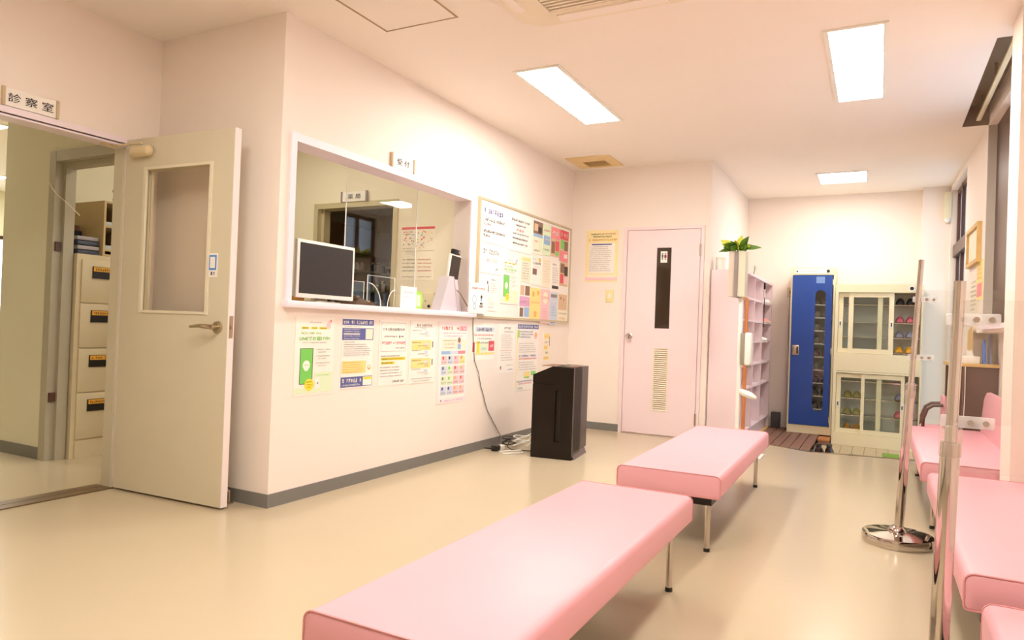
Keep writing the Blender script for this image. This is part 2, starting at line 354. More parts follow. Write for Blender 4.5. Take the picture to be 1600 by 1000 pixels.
rail = thing('curtain_rail', 'cream curtain rail running inside the dark ceiling recess', 'curtain rail', (3.42, 2.62, H))
MB().rbox(3.405,3.435,1.80,3.44,H+.02,H+.045,.004).build('track', M_CREAM, rail)
for y in (1.95, 2.6, 3.25): bx('bracket', M_STEEL, rail, 3.412,3.428,y-.01,y+.01,H+.045,H+.155)

# ------------------------------------------------------------------ ceiling fittings
E_LAMP = emit('lamp_diffuser', LAMP_COL, LAMP)
E_EXAM = emit('lamp_diffuser_exam', (1.0, 0.99, 0.88, 1), LAMP*1.5)
E_STAFF = emit('lamp_diffuser_staff', (1.0, 0.95, 0.82, 1), LAMP*0.4)
def ceiling_light(label, x0, x1, y0, y1, em=None, group='ceiling light panels', name='ceiling_light'):
    t = thing(name, label, 'ceiling light', ((x0+x1)/2, (y0+y1)/2, H), group=group)
    bx('diffuser' if name == 'ceiling_light' else name.replace('ceiling_light', 'diffuser'), em or E_LAMP, t, x0+.012, x1-.012, y0+.012, y1-.012, H-.006, H+.0)
    f = MB().box(x0-.012,x0+.012,y0-.012,y1+.012,H-.01,H).box(x1-.012,x1+.012,y0-.012,y1+.012,H-.01,H).box(x0,x1,y0-.012,y0+.012,H-.01,H).box(x0,x1,y1-.012,y1+.012,H-.01,H)
    f.build('frame', M_WHITE, t); return t
ceiling_light('long ceiling light panel nearest the reception opening, past the access hatch', .722, 1.021, 1.218, 2.422)
ceiling_light('long ceiling light panel above the floor between pink benches and chrome stands', 2.519, 2.802, 1.314, 2.543)
ceiling_light('square ceiling light panel over the entrance near the shoe cabinets', 2.23, 2.675, 4.78, 5.28)
# the next pair of panels, on the other side of the air conditioner, behind the camera
ceiling_light('long ceiling light panel on the reception side, behind the air conditioner', .722, 1.021, -2.14, -.94, name='ceiling_light_reception_side_offscreen')
ceiling_light('long ceiling light panel on the window side, behind the air conditioner', 2.519, 2.802, -2.14, -.94, name='ceiling_light_window_side_offscreen')
ceiling_light('ceiling light panel inside the reception room, above its opening', -1.75, -.55, .85, 1.15, E_STAFF, name='ceiling_light_reception_room_offscreen')
ceiling_light('ceiling light panel in the consulting room beyond the partition end', -4.40, -4.07, -.48, .72, E_EXAM)
ceiling_light('ceiling light panel in the consulting room close to its far window', -7.05, -6.72, .85, 2.05, E_EXAM)
hat = thing('access_hatch', 'square ceiling access hatch with a thin metal edge near the alcove', 'access hatch', (.574, .17, H))
MB().box(.341,.349,-.06,.41,H-.005,H+.002).box(.80,.808,-.06,.41,H-.005,H+.002).box(.341,.808,.402,.41,H-.005,H+.002).box(.341,.808,-.06,-.052,H-.005,H+.002).build('frame', mat('hatch_metal', (176, 150, 112), .4, metal=.5), hat)
bx('panel', M_CEIL, hat, .35,.799,-.051,.401,H-.002,H+.002); bx('latch', M_STEEL, hat, .555,.575,.398,.404,H-.007,H-.001)
ac = thing('air_conditioner', 'cream cassette air conditioner set into the ceiling', 'air conditioner', (1.6, .12, H))
M_AC = mat('conditioner_ivory', (244, 230, 206), .45)
MB().prism([(1.12,-.28),(1.20,-.36),(1.30,-.36),(1.30,.64),(1.20,.64),(1.12,.56)], 'z', H-.028, H-.0005).prism([(1.90,-.36),(2.00,-.36),(2.08,-.28),(2.08,.56),(2.00,.64),(1.90,.64)], 'z', H-.028, H-.0005).box(1.30,1.90,-.36,-.17,H-.028,H-.0005).box(1.30,1.90,.50,.64,H-.028,H-.0005).build('panel', M_AC, ac)
MB().box(1.32,1.88,.535,.605,H-.036,H-.026).build('flap', M_CEIL, ac); MB().box(1.15,1.20,-.14,.42,H-.036,H-.026).build('flap', M_CEIL, ac); MB().box(2.0,2.05,-.14,.42,H-.036,H-.026).build('flap', M_CEIL, ac)
g = MB()
for i in range(22): g.box(1.31,1.89,-.16+i*.03,-.16+i*.03+.014,H-.034,H-.026)
bx('filter', M_GREYPL, ac, 1.30,1.90,-.17,.50,H-.004,H-.0005); g.build('grille', M_AC, ac)
vt = thing('ceiling_vent', 'small square beige ventilation grille in the ceiling corner by the toilet wall', 'vent', (.34, 3.6, H))
M_VENT = mat('vent_cream', (236, 208, 152), .5)
MB().box(.13,.232,3.40,3.82,H-.012,H-.0005).box(.468,.565,3.40,3.82,H-.012,H-.0005).box(.232,.468,3.40,3.562,H-.012,H-.0005).box(.232,.468,3.783,3.82,H-.012,H-.0005).build('frame', M_VENT, vt)
bx('duct_cover', M_VENT, vt, .226,.474,3.556,3.789,H+.08,H+.095)
g = MB()
for i in range(9): g.prism([(3.566+i*.025,H-.008),(3.570+i*.025,H-.008),(3.586+i*.025,H+.010),(3.582+i*.025,H+.010)], 'x', .228, .472)
g.build('louvre', M_VENT, vt)

# ------------------------------------------------------------------ doors
# consulting-room door, swung open: local x from the hinge, y = thickness (front at -0.022)
d1 = thing('door_1', 'open beige consulting room door with a tall glass light and lever handle', 'door', (-.985, -.205, 0), (0, 0, 0.045), kind='structure')
W, HT, TH = .835, 1.975, .04
leaf = MB().box(0,.165,0,TH,.012,HT).box(.675,W-.004,0,TH,.012,HT).box(.165,.675,0,TH,.012,1.012).box(.165,.675,0,TH,1.80,HT).build('leaf', M_DOORG, d1, local=True)
MB().box(W-.004,W,0,TH,.012,HT).build('edge_band', mat('edge_white', (250, 236, 232), .45), d1, local=True)
bead = MB()
for y0, y1 in ((-.006,.006), (TH-.006,TH+.006)):
    bead.box(.155,.175,y0,y1,1.002,1.81).box(.665,.685,y0,y1,1.002,1.81).box(.165,.675,y0,y1,1.002,1.018).box(.165,.675,y0,y1,1.794,1.81)
bead.build('glazing_bead', mat('bead_beige', (236, 226, 198), .45), d1, local=True)
MB().box(.165,.675,.017,.023,1.012,1.80).build('pane', glass('door_glass', (.96, .95, .92)), d1, local=True)
hd = MB().cyl((.765,0,.94),(.765,-.012,.94),.032,.029).cyl((.765,-.012,.94),(.765,-.05,.94),.012).tube([(.765,-.046,.94),(.74,-.056,.942),(.69,-.058,.944),(.625,-.056,.938)],[.013,.013,.010,.007],10).build('handle', M_STEEL, d1, local=True)
MB().cyl((.765,TH,.94),(.765,TH+.012,.94),.032,.029).tube([(.765,TH+.012,.94),(.765,TH+.05,.94),(.70,TH+.056,.94),(.63,TH+.054,.938)],.009,10).build('handle', M_STEEL, d1, local=True)
MB().box(W-.001,W+.0015,.008,.032,.885,1.0).build('latch_plate', M_STEEL, d1, local=True)
MB().box(W,W+.008,.014,.026,.93,.952).build('latch', M_STEEL, d1, local=True)
MB().rbox(.075,.235,-.05,-.001,1.865,1.925,.022,3).build('closer_body', mat('closer_cream', (226, 206, 162), .4), d1, local=True)
MB().box(-.06,.17,-.045,-.03,1.932,1.94).box(-.075,-.05,-.11,-.03,1.928,1.942).build('closer_arm', mat('closer_cream', (226, 206, 162), .4), d1, local=True)
for z in (.25, 1.0, 1.72): MB().cyl((-.004,TH,z-.05),(-.004,TH,z+.05),.007).build('hinge', M_STEEL, d1, local=True)
stk = MB().box(.675,.745,-.0015,.0,1.20,1.325).build('sticker', M_PAPER, d1, local=True)
MB().box(.683,.737,-.0022,-.0012,1.237,1.315).build('sticker_frame', mat('sticker_blue', (70, 140, 220), .5), stk, local=True)
MB().box(.692,.728,-.003,-.002,1.247,1.306).build('sticker_panel', M_PAPER, stk, local=True)
MB().box(.70,.708,-.003,-.001,1.210,1.228).box(.715,.727,-.003,-.001,1.213,1.217).box(.715,.727,-.003,-.001,1.222,1.226).build('sticker_mark', M_INK, stk, local=True)
# toilet door
d2 = thing('door_2', 'closed pale pink toilet door with a dark glass strip and louvre', 'door', (.955, 3.944, 0), kind='structure')
MB().box(.565,.598,3.925,3.95,0,2.015).box(1.318,1.348,3.925,3.95,0,2.015).box(.565,1.348,3.925,3.95,1.985,2.015).build('frame', M_PINKDOOR, d2)
bx('rebate', M_PINKDOOR, d2, .598,1.318,3.942,3.95,.0,1.985)
lf = MB().box(.604,.895,3.928,3.945,.012,1.98).box(1.045,1.312,3.928,3.945,.012,1.98).box(.895,1.045,3.928,3.945,.012,.237).box(.895,1.045,3.928,3.945,.842,1.028).box(.895,1.045,3.928,3.945,1.812,1.98).build('leaf', M_PINKDOOR, d2)
gp = bx('pane', mat('dark_glass', (62, 48, 34), .08, var=.08), d2, .895,1.045,3.933,3.944,1.028,1.812)
MB().box(.893,.899,3.925,3.94,1.026,1.814).box(1.041,1.047,3.925,3.94,1.026,1.814).box(.893,1.047,3.925,3.94,1.026,1.032).box(.893,1.047,3.925,3.94,1.808,1.814).build('glazing_bead', M_PINKDOOR, d2)
sg = bx('toilet_sign', M_PAPER, gp, .935,1.0,3.931,3.933,1.665,1.775)
def figure(x, m, skirt):
    mb = MB(); y0, y1 = 3.929, 3.9315
    mb.prism([(x+.0062*math.cos(a*PI/6), 1.752+.0062*math.sin(a*PI/6)) for a in range(12)], 'y', y0, y1)
    mb.prism([(x-.009,1.743),(x+.009,1.743),(x+(.013 if skirt else .006),1.713),(x-(.013 if skirt else .006),1.713)], 'y', y0, y1)
    mb.box(x-.005,x-.001,y0,y1,1.692,1.713).box(x+.001,x+.005,y0,y1,1.692,1.713); return mb.build('sign_figure', m, gp)
figure(.953, mat('figure_teal', (50, 84, 96), .5), False); figure(.982, mat('figure_red', (160, 44, 70), .5), True)
lv = MB()
for i in range(30): lv.prism([(3.925,.245+i*.0197),(3.930,.245+i*.0197),(3.941,.259+i*.0197),(3.937,.260+i*.0197)], 'x', .905, 1.035)
lv.box(.895,.907,3.924,3.94,.237,.842).box(1.033,1.045,3.924,3.94,.237,.842).box(.895,1.045,3.924,3.94,.237,.246).box(.895,1.045,3.924,3.94,.834,.842)
lv.build('louvre', mat('louvre_beige', (240, 226, 202), .45), d2)
bx('louvre_backing', mat('louvre_beige', (240, 226, 202), .45), d2, .9,1.04,3.941,3.946,.24,.84)
MB().lathe([(.026,0),(.026,.006),(.011,.012),(.011,.03),(.026,.042),(.029,.056),(.022,.068),(.004,.071)], (0,0,0), 24).build('knob', M_CHROME, d2, local=True)
kn = [c for c in d2.children if c.name.startswith('knob')][0]; kn.location = (.656-.955, -.016, .948); kn.rotation_euler = (PI/2, 0, 0)
for z in (.19, 1.78): MB().cyl((1.315,3.925,z-.055),(1.315,3.925,z+.055),.008).build('hinge', M_STEEL, d2)
ds = thing('door_stop', 'small metal door stop standing on the floor beside the alcove skirting', 'door stop', (-.235, -.045, 0))
MB().lathe([(.022,0),(.022,.006),(.009,.01),(.009,.05)], (-.235,-.045,0), 16).build('base', M_STEEL, ds)
MB().tube([(-.235,-.045,.048),(-.235,-.045,.06),(-.25,-.05,.068),(-.285,-.06,.07)], [.009,.011,.011,.009], 10).build('hook', M_STEEL, ds)

# ------------------------------------------------------------------ pink benches
def bench(label, x0, x1, y0, y1, top=.36, th=.10, rot=0.0, back=None, group='pink vinyl benches'):
    cx, cy = (x0+x1)/2, (y0+y1)/2; t = thing('bench', label, 'bench', (cx, cy, 0), (0, 0, rot), group)
    hx, hy = (x1-x0)/2, (y1-y0)/2; r = .024
    sec = []
    for (sx, sz) in ((1, 1), (-1, 1), (-1, 0), (1, 0)):
        rr = r if sz else .012
        cxs = sx*(hx-rr); cz = (top-rr) if sz else (top-th+rr)
        a0 = {(1,1): 0, (-1,1): 90, (-1,0): 180, (1,0): 270}[(sx, sz)]
        for k in range(5):
            a = math.radians(a0+k*22.5); sec.append((cxs+rr*math.cos(a), cz+rr*math.sin(a)))
    rings = []
    e = .010
    for yy, ins in ((-hy, e), (-hy+.003, .003), (-hy+e, 0), (0, 0), (hy-e, 0), (hy-.003, .003), (hy, e)):
        rings.append([((1-ins/hx)*x, yy, (z-(top-th/2))*(1-ins/(th/2))+top-th/2) for x, z in sec])
    cu = MB().rings(rings).build('cushion', M_VINYL, t, local=True)
    for yy, pr in ((-hy+.004, .003), (hy-.004, .0014)):
        MB().tube([(x*1.002, yy, (z-(top-th/2))*1.012+top-th/2) for x, z in sec], pr, 6, True).build('piping', M_PIPE, cu, local=True)
    z0 = top-th
    MB().box(-hx+.045,hx-.045,-hy+.05,hy-.05,z0-.045,z0+.004).build('frame', M_BLACK, t, local=True)
    for sx in (-1, 1):
        for sy in (-1, 1):
            lx, ly = sx*(hx-.065), sy*(hy-.075)
            l = MB().cyl((lx,ly,.012),(lx,ly,z0-.01),.0125).build('leg', M_CHROME, t, local=True)
            MB().cyl((lx,ly,0),(lx,ly,.016),.0145,.0135).build('foot', M_BLACK, l, local=True)
    if back:
        bk = []
        for yy, ins in ((-hy, .02), (-hy+.008, .006), (-hy+.025, 0), (0, 0), (hy-.025, 0), (hy-.008, .006), (hy, .02)):
            prof = [(hx-.062+ins,top-.005),(hx-.058+ins,top+.09),(hx-.045+ins,top+.24-ins),(hx-.03,top+.285-ins),(hx-.005,top+.29-ins),(hx+.012-ins,top+.27-ins),(hx+.012-ins,top-.04)]
            bk.append([(x, yy, z) for x, z in prof])
        MB().rings(bk).build('backrest', M_VINYL, t, local=True)
    return t
bench('large pink vinyl bench in the middle of the floor, standing clear of all walls', 1.705, 2.185, -1.50, .105, .36, .10, .0)
bench('pink vinyl bench standing between the air purifier and the entrance, black frame showing', 1.715, 2.195, .535, 2.245, .36, .10, .012)
bench('pink vinyl bench with a backrest against the window wall, beyond the pillar', 3.03, 3.545, 1.64, 3.42, .36, .10, .0, True)
bench('pink vinyl bench along the window wall, ending at the pillar', 3.04, 3.52, -.345, 1.322, .36, .10)
bench('pink vinyl bench along the window wall, one further from the pillar', 3.055, 3.535, -2.25, -.575, .36, .10)

# ------------------------------------------------------------------ chrome stands with acrylic panels
def stand(label, base, topp, z_collar, zb, panel_x, pz0, pz1, group='chrome stands'):
    bxp, byp = base; t = thing('partition_stand', label, 'stand', (bxp, byp, 0), group=group)
    T = Vector((topp[0]-bxp, topp[1]-byp, topp[2]))
    def at(z): return tuple(T*(z/T.z))
    MB().lathe([(.158,0),(.160,.006),(.160,.038),(.157,.046),(.12,.050),(.05,.054),(.034,.058)], (0,0,0), 48).build('base', M_CHROME, t, local=True)
    MB().lathe([(.042,.05),(.042,.06),(.036,.074),(.026,.084)], (0,0,0), 24).build('socket', M_CHROME, t, local=True)
    MB().cyl(at(.05), at(z_collar), .021).build('lower_tube', M_CHROME, t, local=True)
    MB().cyl(at(z_collar), at(T.z), .013).build('upper_tube', M_CHROME, t, local=True)
    m = glass('collar_plastic', (.95, .93, .9), haze=.16, haze_rgb=(250, 244, 240))
    n = 20; rings = []
    for z, r in ((z_collar-.035,.0215),(z_collar-.03,.024),(z_collar+.03,.024),(z_collar+.04,.018)):
        c = Vector(at(z)); rings.append([(c.x+(r-.0015*(j % 2))*math.cos(2*PI*j/n), c.y+(r-.0015*(j % 2))*math.sin(2*PI*j/n), z) for j in range(n)])
    MB().rings(rings).build('collar', m, t, local=True)
    for z in zb:
        c = Vector(at(z))
        b = MB().rbox(c.x-.024,c.x+.084,-.004,.004,z-.014,z+.014,.003).build('bracket', glass('bracket_plastic', (.95,.96,.96), haze=.35), t, local=True)
        for dx in (0, .036, .066): MB().cyl((c.x+dx,-.012,z),(c.x+dx,.012,z),.0065).build('bolt', M_CHROME, b, local=True)
    x0 = T.x*(pz0/T.z)+.022
    p = MB().box(x0, panel_x-bxp, -.0015, .0015, pz0, pz1).build('panel', G_ACR, t, local=True)
    return t
stand('chrome stand with a round base and clear panel beside the pillar', (2.922, 1.30), (2.988, 1.30, 1.40), .755, (.92, 1.205), 3.368, .62, 1.25)
stand('chrome stand with a clear panel above the bench one further from the pillar', (2.948, -.72), (2.976, -.72, 1.145), .765, (.815, 1.055), 3.45, .70, 1.10)

# ------------------------------------------------------------------ air purifier and the cables beside it
pu = thing('air_purifier', 'tall black air purifier standing on the floor by the reception wall', 'air purifier', (.46, 2.19, 0), (0, 0, .13))
PW, PD, PH = .325, .46, .70
MB().prism([(0,.0),(PW,.0),(PW,PH),(.155,PH+.005),(.0,PH-.065)], 'y', .035, PD*.55).prism([(.0,.05),(PW,.05),(PW,PH),(.155,PH+.005),(0,PH-.065)], 'y', .03, PD-.01).build('body', M_BLACKS, pu, local=True)
MB().prism([(0,.0),(.185,.0),(.185,PH-.135),(0,PH-.135)], 'y', 0, .036).prism([(0,PH-.125),(.185,PH-.125),(.185,PH+.004),(.155,PH+.005),(0,PH-.065)], 'y', 0, .036).build('front_panel', M_BLACKG, pu, local=True)
MB().box(.225,PW,0,.036,0,PH).box(.185,.225,0,.036,0,.13).box(.185,.225,0,.036,.52,PH).build('front_frame', M_BLACKG, pu, local=True)
MB().box(.185,.225,.031,.036,.13,.52).build('air_slot', M_BLACKG, pu, local=True)
MB().box(.0,.185,.012,.03,PH-.136,PH-.124).build('seam', M_BLACKG, pu, local=True)
MB().prism([(.02,.0),(PW+.012,.0),(PW-.006,.045),(.02,.045)], 'y', .035, PD-.04).build('base', mat('base_grey', (92, 82, 80), .3), pu, local=True)
MB().box(.03,PW-.03,.12,PD-.06,PH-.001,PH+.003).build('outlet_grille', M_BROWN, pu, local=True)
_cord = MB().tube([(.008,2.012,1.058),(.006,2.02,.98),(.006,2.03,.88),(.006,2.055,.76),(.006,2.06,.72),(.008,2.13,.62),(.006,2.17,.52),(.006,2.22,.44),(.006,2.26,.36),(.006,2.30,.30),(.008,2.40,.20),(.012,2.52,.08),(.018,2.50,.02),(.03,2.42,.006),(.06,2.34,.006),(.118,2.305,.012)], .0032, 6)
pl = thing('power_plug', 'black plug on the floor at the skirting, left of the cable bundle', 'plug', (.13, 2.30, 0))
MB().rbox(.10,.155,2.20,2.28,.0,.045,.012).build('body', M_BLACK, pl); MB().tube([(.128,2.20,.025),(.11,2.15,.03),(.09,2.12,.035)], [.01,.007,.004], 8).build('cord_end', M_BLACK, pl)
MB().rbox(.115,.165,2.27,2.33,.0,.04,.008).build('socket', M_WHITE, pl)
rnd = random.Random(3)
def coil(name, label, m, cx, cy, rx, ry, turns, r, z0, dz, seed, tail):
    rn = random.Random(seed); pts = []
    for i in range(turns*14):
        a = i*2*PI/14; k = 1+.25*rn.random(); pts.append((cx+rx*k*math.cos(a), cy+ry*k*math.sin(a), z0+dz*(i/(turns*14))+.012*math.sin(a*1.5+seed)+.012))
    pts += tail
    return tag(MB().tube(pts, r, 6).build(name, m), label, 'cable')
coil('cable', 'black power cable coiled on the floor behind the white one', M_BLACK, .125, 2.50, .03, .12, 3, .0045, .006, .07, 2, [(.165,2.36,.02),(.22,2.34,.006),(.34,2.38,.006),(.437,2.41,.008)])
coil('cable', 'white power cable bundled on the floor beside the air purifier', M_WHITE, .215, 2.53, .034, .12, 4, .005, .008, .08, 5, [(.25,2.70,.11),(.30,2.72,.13),(.36,2.67,.10),(.412,2.60,.04)])
ws = tag(MB().tube([(.18,2.20,.006),(.25,2.14,.006),(.36,2.27,.006),(.29,2.36,.006)], .006, 6, True).build('wire_stand', M_WHITE), 'white bent wire stand lying flat on the floor before the cables', 'wire stand')

# ------------------------------------------------------------------ entrance furniture
duck = thing('duckboard', 'slatted brown wooden duckboard on the entrance floor before the blue locker', 'duckboard', (1.98, 5.05, -.12))
pk = None
for i in range(6):
    x0 = 1.735+i*.0905
    if pk is None: pk = MB().rbox(0,.084,0,1.70,-.07,-.05,.003).build('plank', M_WOODM, duck, local=True); o = pk
    else: o = pk.copy(); COL.objects.link(o)
    o.location = (x0-1.98, 4.25-5.05, .12)
for y in (4.40, 5.0, 5.6): bx('bearer', M_WOODD, duck, 1.735,2.27,y-.03,y+.03,-.12,-.07)
sh = thing('shoe_rack', 'pale pink open shoe rack along the entrance side wall with many shelves', 'shoe rack', (1.55, 4.95, 0))
M_RACK = mat('rack_pink', (246, 224, 225), .5, var=.02)
X0, X1, Y0, Y1, ZT = 1.405, 1.705, 4.0, 5.93, 1.60
bx('side_panel', M_RACK, sh, X0,X1,Y0-.004,Y0+.025,0,ZT+.002); bx('side_panel', M_RACK, sh, X0,X1,Y1-.025,Y1,-.12,ZT)
bx('back_panel', M_RACK, sh, X0,X0+.012,Y0,Y1,0,ZT); bx('top', M_RACK, sh, X0,X1+.006,Y0,Y1,ZT-.022,ZT+.003)
bx('plinth', M_RACK, sh, X0+.002,X1-.02,Y0+.01,Y1-.01,-.05,.06)
for y in (4.68, 5.235): bx('divider', M_RACK, sh, X0,X1-.002,y-.01,y+.01,.07,ZT)
for z in (.07,.482,.706,.932,1.14,1.356):
    for a, b in ((4.025,4.67),(4.69,5.225),(5.245,5.905)): bx('shelf', M_RACK, sh, X0,X1-.004,a,b,z-.009,z+.009)
bx('plinth_step', M_WOODL, sh, X0,X1+.02,4.32,Y1,-.12,-.05)
hr = thing('handrail', 'orange wooden grab rail fixed upright to the end of the shoe rack', 'handrail', (1.742, 3.975, .15))
MB().tube([(1.742,3.965,.10),(1.742,3.965,1.30),(1.74,3.965,1.325),(1.725,3.965,1.34),(1.70,3.97,1.342),(1.685,3.995,1.342)], .0165, 12).build('rail', M_WOODO, hr)
MB().cyl((1.685,3.99,1.342),(1.685,4.002,1.342),.026).build('flange', M_STEEL, hr); MB().tube([(1.742,3.965,.14),(1.70,3.97,.14),(1.68,4.0,.14)], .012, 8).build('bracket', M_STEEL, hr)
# sanitizer stand
sd = thing('sanitizer_stand', 'slim white sanitizer stand with dispenser, drip tray and flat base before the shoe rack', 'sanitizer stand', (1.80, 3.38, 0))
MB().rbox(1.66,2.0,3.24,3.50,0,.012,.004).build('base', M_WHITE, sd)
MB().rbox(1.772,1.802,3.37,3.40,.01,1.34,.004).build('post', M_WHITE, sd)
dp = MB().rbox(1.800,1.832,3.345,3.425,.75,1.015,.006).build('dispenser_back', mat('disp_grey', (150, 142, 122), .5), sd)
MB().rbox(1.83,1.888,3.34,3.43,.745,1.02,.02,3).build('dispenser', M_WHITE, sd)
MB().lathe([(.012,0),(.012,.02)], (1.862,3.38,.728), 12).build('nozzle', M_GREYPL, dp)
ry = []
for i, (x, w, hh) in enumerate(((1.80,.02,.022),(1.83,.035,.03),(1.87,.055,.03),(1.91,.055,.022),(1.935,.03,.012))):
    ry.append([(x, 3.38+w*math.cos(a*PI/5), .53+hh*math.sin(a*PI/5)-.012*i) for a in range(10)])
MB().rings(ry).build('drip_tray', M_WHITE, sd)
pb = thing('planter', 'tall narrow grey and cream planter box on the post of the sanitizer stand', 'planter', (1.772, 3.38, 1.31))
MB().box(1.690,1.738,3.31,3.325,1.315,1.69).box(1.690,1.738,3.435,3.45,1.315,1.69).box(1.690,1.703,3.325,3.435,1.315,1.69).box(1.703,1.738,3.325,3.435,1.315,1.33).build('side_board', mat('planter_beige', (206, 190, 172), .5), pb)
MB().box(1.738,1.768,3.30,3.325,1.31,1.69).box(1.738,1.768,3.435,3.46,1.31,1.69).box(1.738,1.768,3.325,3.435,1.31,1.33).build('centre_board', mat('planter_grey', (138, 126, 120), .5), pb)
MB().box(1.768,1.824,3.31,3.325,1.315,1.695).box(1.768,1.824,3.435,3.45,1.315,1.695).box(1.811,1.824,3.325,3.435,1.315,1.695).box(1.768,1.811,3.325,3.435,1.315,1.33).build('side_board', mat('planter_cream', (212, 206, 180), .5), pb)
plant = thing('foliage_plant', 'leafy plant with two big yellow green leaves growing out of the planter', 'plant', (1.75, 3.38, 1.69))
def leaf(p, d, ln, w, m, droop=.3, tilt=0.0):
    d = Vector(d).normalized(); side = d.cross(Vector((0,-1,.2))).normalized(); nrm = side.cross(d)
    rows = []
    for i, f in enumerate((.04,.35,.75,1,.8,.45,.02)):
        s_ = i/6; c = Vector(p)+d*ln*s_+Vector((0,0,-droop*ln*s_*s_)); ww = w*f/2
        rows.append((c-side*ww+nrm*ww*.3, c, c+side*ww+nrm*ww*.3))
    mb = MB(); vs = [q for r in rows for q in r]; fs = []
    for i in range(6):
        for j in range(2): fs.append((i*3+j, i*3+j+1, i*3+j+4, i*3+j+3))
    vs2 = [Vector(q)+nrm*.0015 for q in vs]; k = len(vs)
    mb.add(vs+vs2, fs+[tuple(reversed([a+k for a in f])) for f in fs])
    return mb.build('leaf', m, plant, flat=True)
leaf((1.735,3.38,1.70),(-.85,-.1,.75),.17,.075,M_LEAFY,.1); leaf((1.755,3.37,1.71),(.22,-.1,1),.13,.06,M_LEAFY,.05)
for i in range(34):
    a = rnd.random()*2*PI; e = .38+.55*rnd.random()
    leaf((1.75+.03*math.cos(a),3.38+.03*math.sin(a),1.695+.025*rnd.random()),(math.cos(a)*(1-.3*e),math.sin(a)*.8,e-.12),.09+.08*rnd.random(),.04+.02*rnd.random(),M_LEAF if i % 4 else M_LEAFY,.5*rnd.random())
MB().tube([(1.752,3.38,1.329),(1.75,3.38,1.60),(1.748,3.38,1.72)], .006, 6).build('stem', M_LEAF, plant)
vb = thing('white_canister', 'white lidded canister on top of the shoe rack behind the planter', 'canister', (1.47, 4.10, 1.603))
MB().lathe([(.045,0),(.047,.004),(.047,.10),(.044,.104)], (1.47,4.10,1.603), 20).build('body', M_WHITE, vb); MB().lathe([(.049,.104),(.049,.118),(.02,.124)], (1.47,4.10,1.603), 20).build('lid', M_PAPERC, vb)
tag(MB().tube([(1.69,4.62,1.603),(1.692,4.63,1.63),(1.70,4.63,1.66),(1.695,4.64,1.70)], [.004,.005,.004,.003], 6).add([(1.70,4.60,1.66),(1.73,4.63,1.68),(1.70,4.66,1.675),(1.68,4.63,1.665)], [(0,1,2,3),(3,2,1,0)]).build('plant_sprig', M_LEAF), 'tiny green sprig on top of the shoe rack', 'plant')
shn = thing('shoe_horn', 'long black shoe horn hanging down the front of the shoe rack', 'shoe horn', (1.712, 5.26, 1.08))
MB().tube([(1.712,5.26,1.57),(1.712,5.26,1.50)], .010, 8).build('grip', M_BLACK, shn); MB().tube([(1.712,5.26,1.50),(1.712,5.27,1.41)], .007, 8).build('band', M_WHITE, shn)
MB().rings([[(1.712+.004*math.cos(a*PI/4), 5.27+w*math.sin(a*PI/4), z) for a in range(8)] for z, w in ((1.41,.008),(1.25,.010),(1.15,.014),(1.09,.012))]).build('blade', M_BLACK, shn)
def white_shoe(label, y, z, m, grp='shoes on the pink rack'):
    t = thing('shoe', label, 'shoe', (1.62, y, z), group=grp)
    rg = []
    for x, w, h in ((-.11,.028,.03),(-.09,.036,.06),(-.04,.036,.055),(.02,.04,.04),(.07,.042,.03),(.10,.03,.02)):
        rg.append([(x, w*math.cos(a*PI/5), .01+max(0, h*math.sin(a*PI/5))) for a in range(10)])
    MB().rings(rg).build('upper', m, t, local=True); MB().rings([[(.108*math.cos(a*PI/6), .04*math.sin(a*PI/6), z_) for a in range(12)] for z_ in (0, .012)]).build('sole', M_PAPERC, t, local=True)
    return t
s1 = white_shoe('white indoor shoe on a high shelf of the pink rack', 5.62, 1.366, M_WHITE); white_shoe('pink and white indoor shoe on the shelf below the white one', 5.66, 1.15, mat('shoe_pink', (226, 150, 140), .5)); white_shoe('white indoor shoe on the third shelf down of the pink rack', 5.46, .942, M_WHITE)

# ------------------------------------------------------------------ lockers and slippers
def slipper(label, x, y, z, m, group, sc=1.0):
    t = thing('slipper', label, 'slipper', (x, y, z), (0, 0, 0), group)
    w, l = .042*sc, .115*sc
    MB().rings([[(w*math.cos(a*PI/8)*(1.0 if math.sin(a*PI/8) < 0 else .86), l*math.sin(a*PI/8), zz) for a in range(16)] for zz in (0, .014)]).build('sole', M_BROWN, t, local=True)
    rg = []
    for i in range(7):
        f = i/6; y_ = -l*.97+f*l*1.1; ww = w*(1.0-.28*(1-f)**2)*1.04; hh = (.022+.045*math.sin(PI*min(1, f*.75+.1)))*sc
        rg.append([(ww*math.cos(a*PI/6), y_, .010+hh*math.sin(a*PI/6)) for a in range(7)])
    vs = [q for r in rg for q in r]; fs = [(i*7+j, i*7+j+1, i*7+j+8, i*7+j+7) for i in range(6) for j in range(6)]
    fs.append(tuple(range(7)))
    MB().add(vs, fs).build('upper', m, t, local=True); return t
SL = {k: mat('slipper_'+k, c, .6, var=v, scale=40) for k, c, v in (('black', (34,30,30), .2), ('pink', (226,120,140), .25), ('print', (150,150,170), .6), ('yellow', (240,176,50), .2), ('olive', (150,140,60), .4), ('orange', (206,140,50), .4), ('grey', (120,106,92), .2), ('maroon', (96,56,60), .2), ('dark', (50,44,42), .2))}
lk = thing('shoe_locker', 'tall cream steel slipper locker with a blue door and narrow window', 'locker', (2.167, 5.75, -.05))
MB().box(1.945,1.963,5.58,5.93,-.05,1.76).box(2.372,2.390,5.58,5.93,-.05,1.76).box(1.945,2.390,5.915,5.93,-.05,1.76).box(1.945,2.390,5.58,5.93,1.68,1.76).box(1.945,2.390,5.58,5.93,-.05,.04).build('body', M_CREAM, lk)
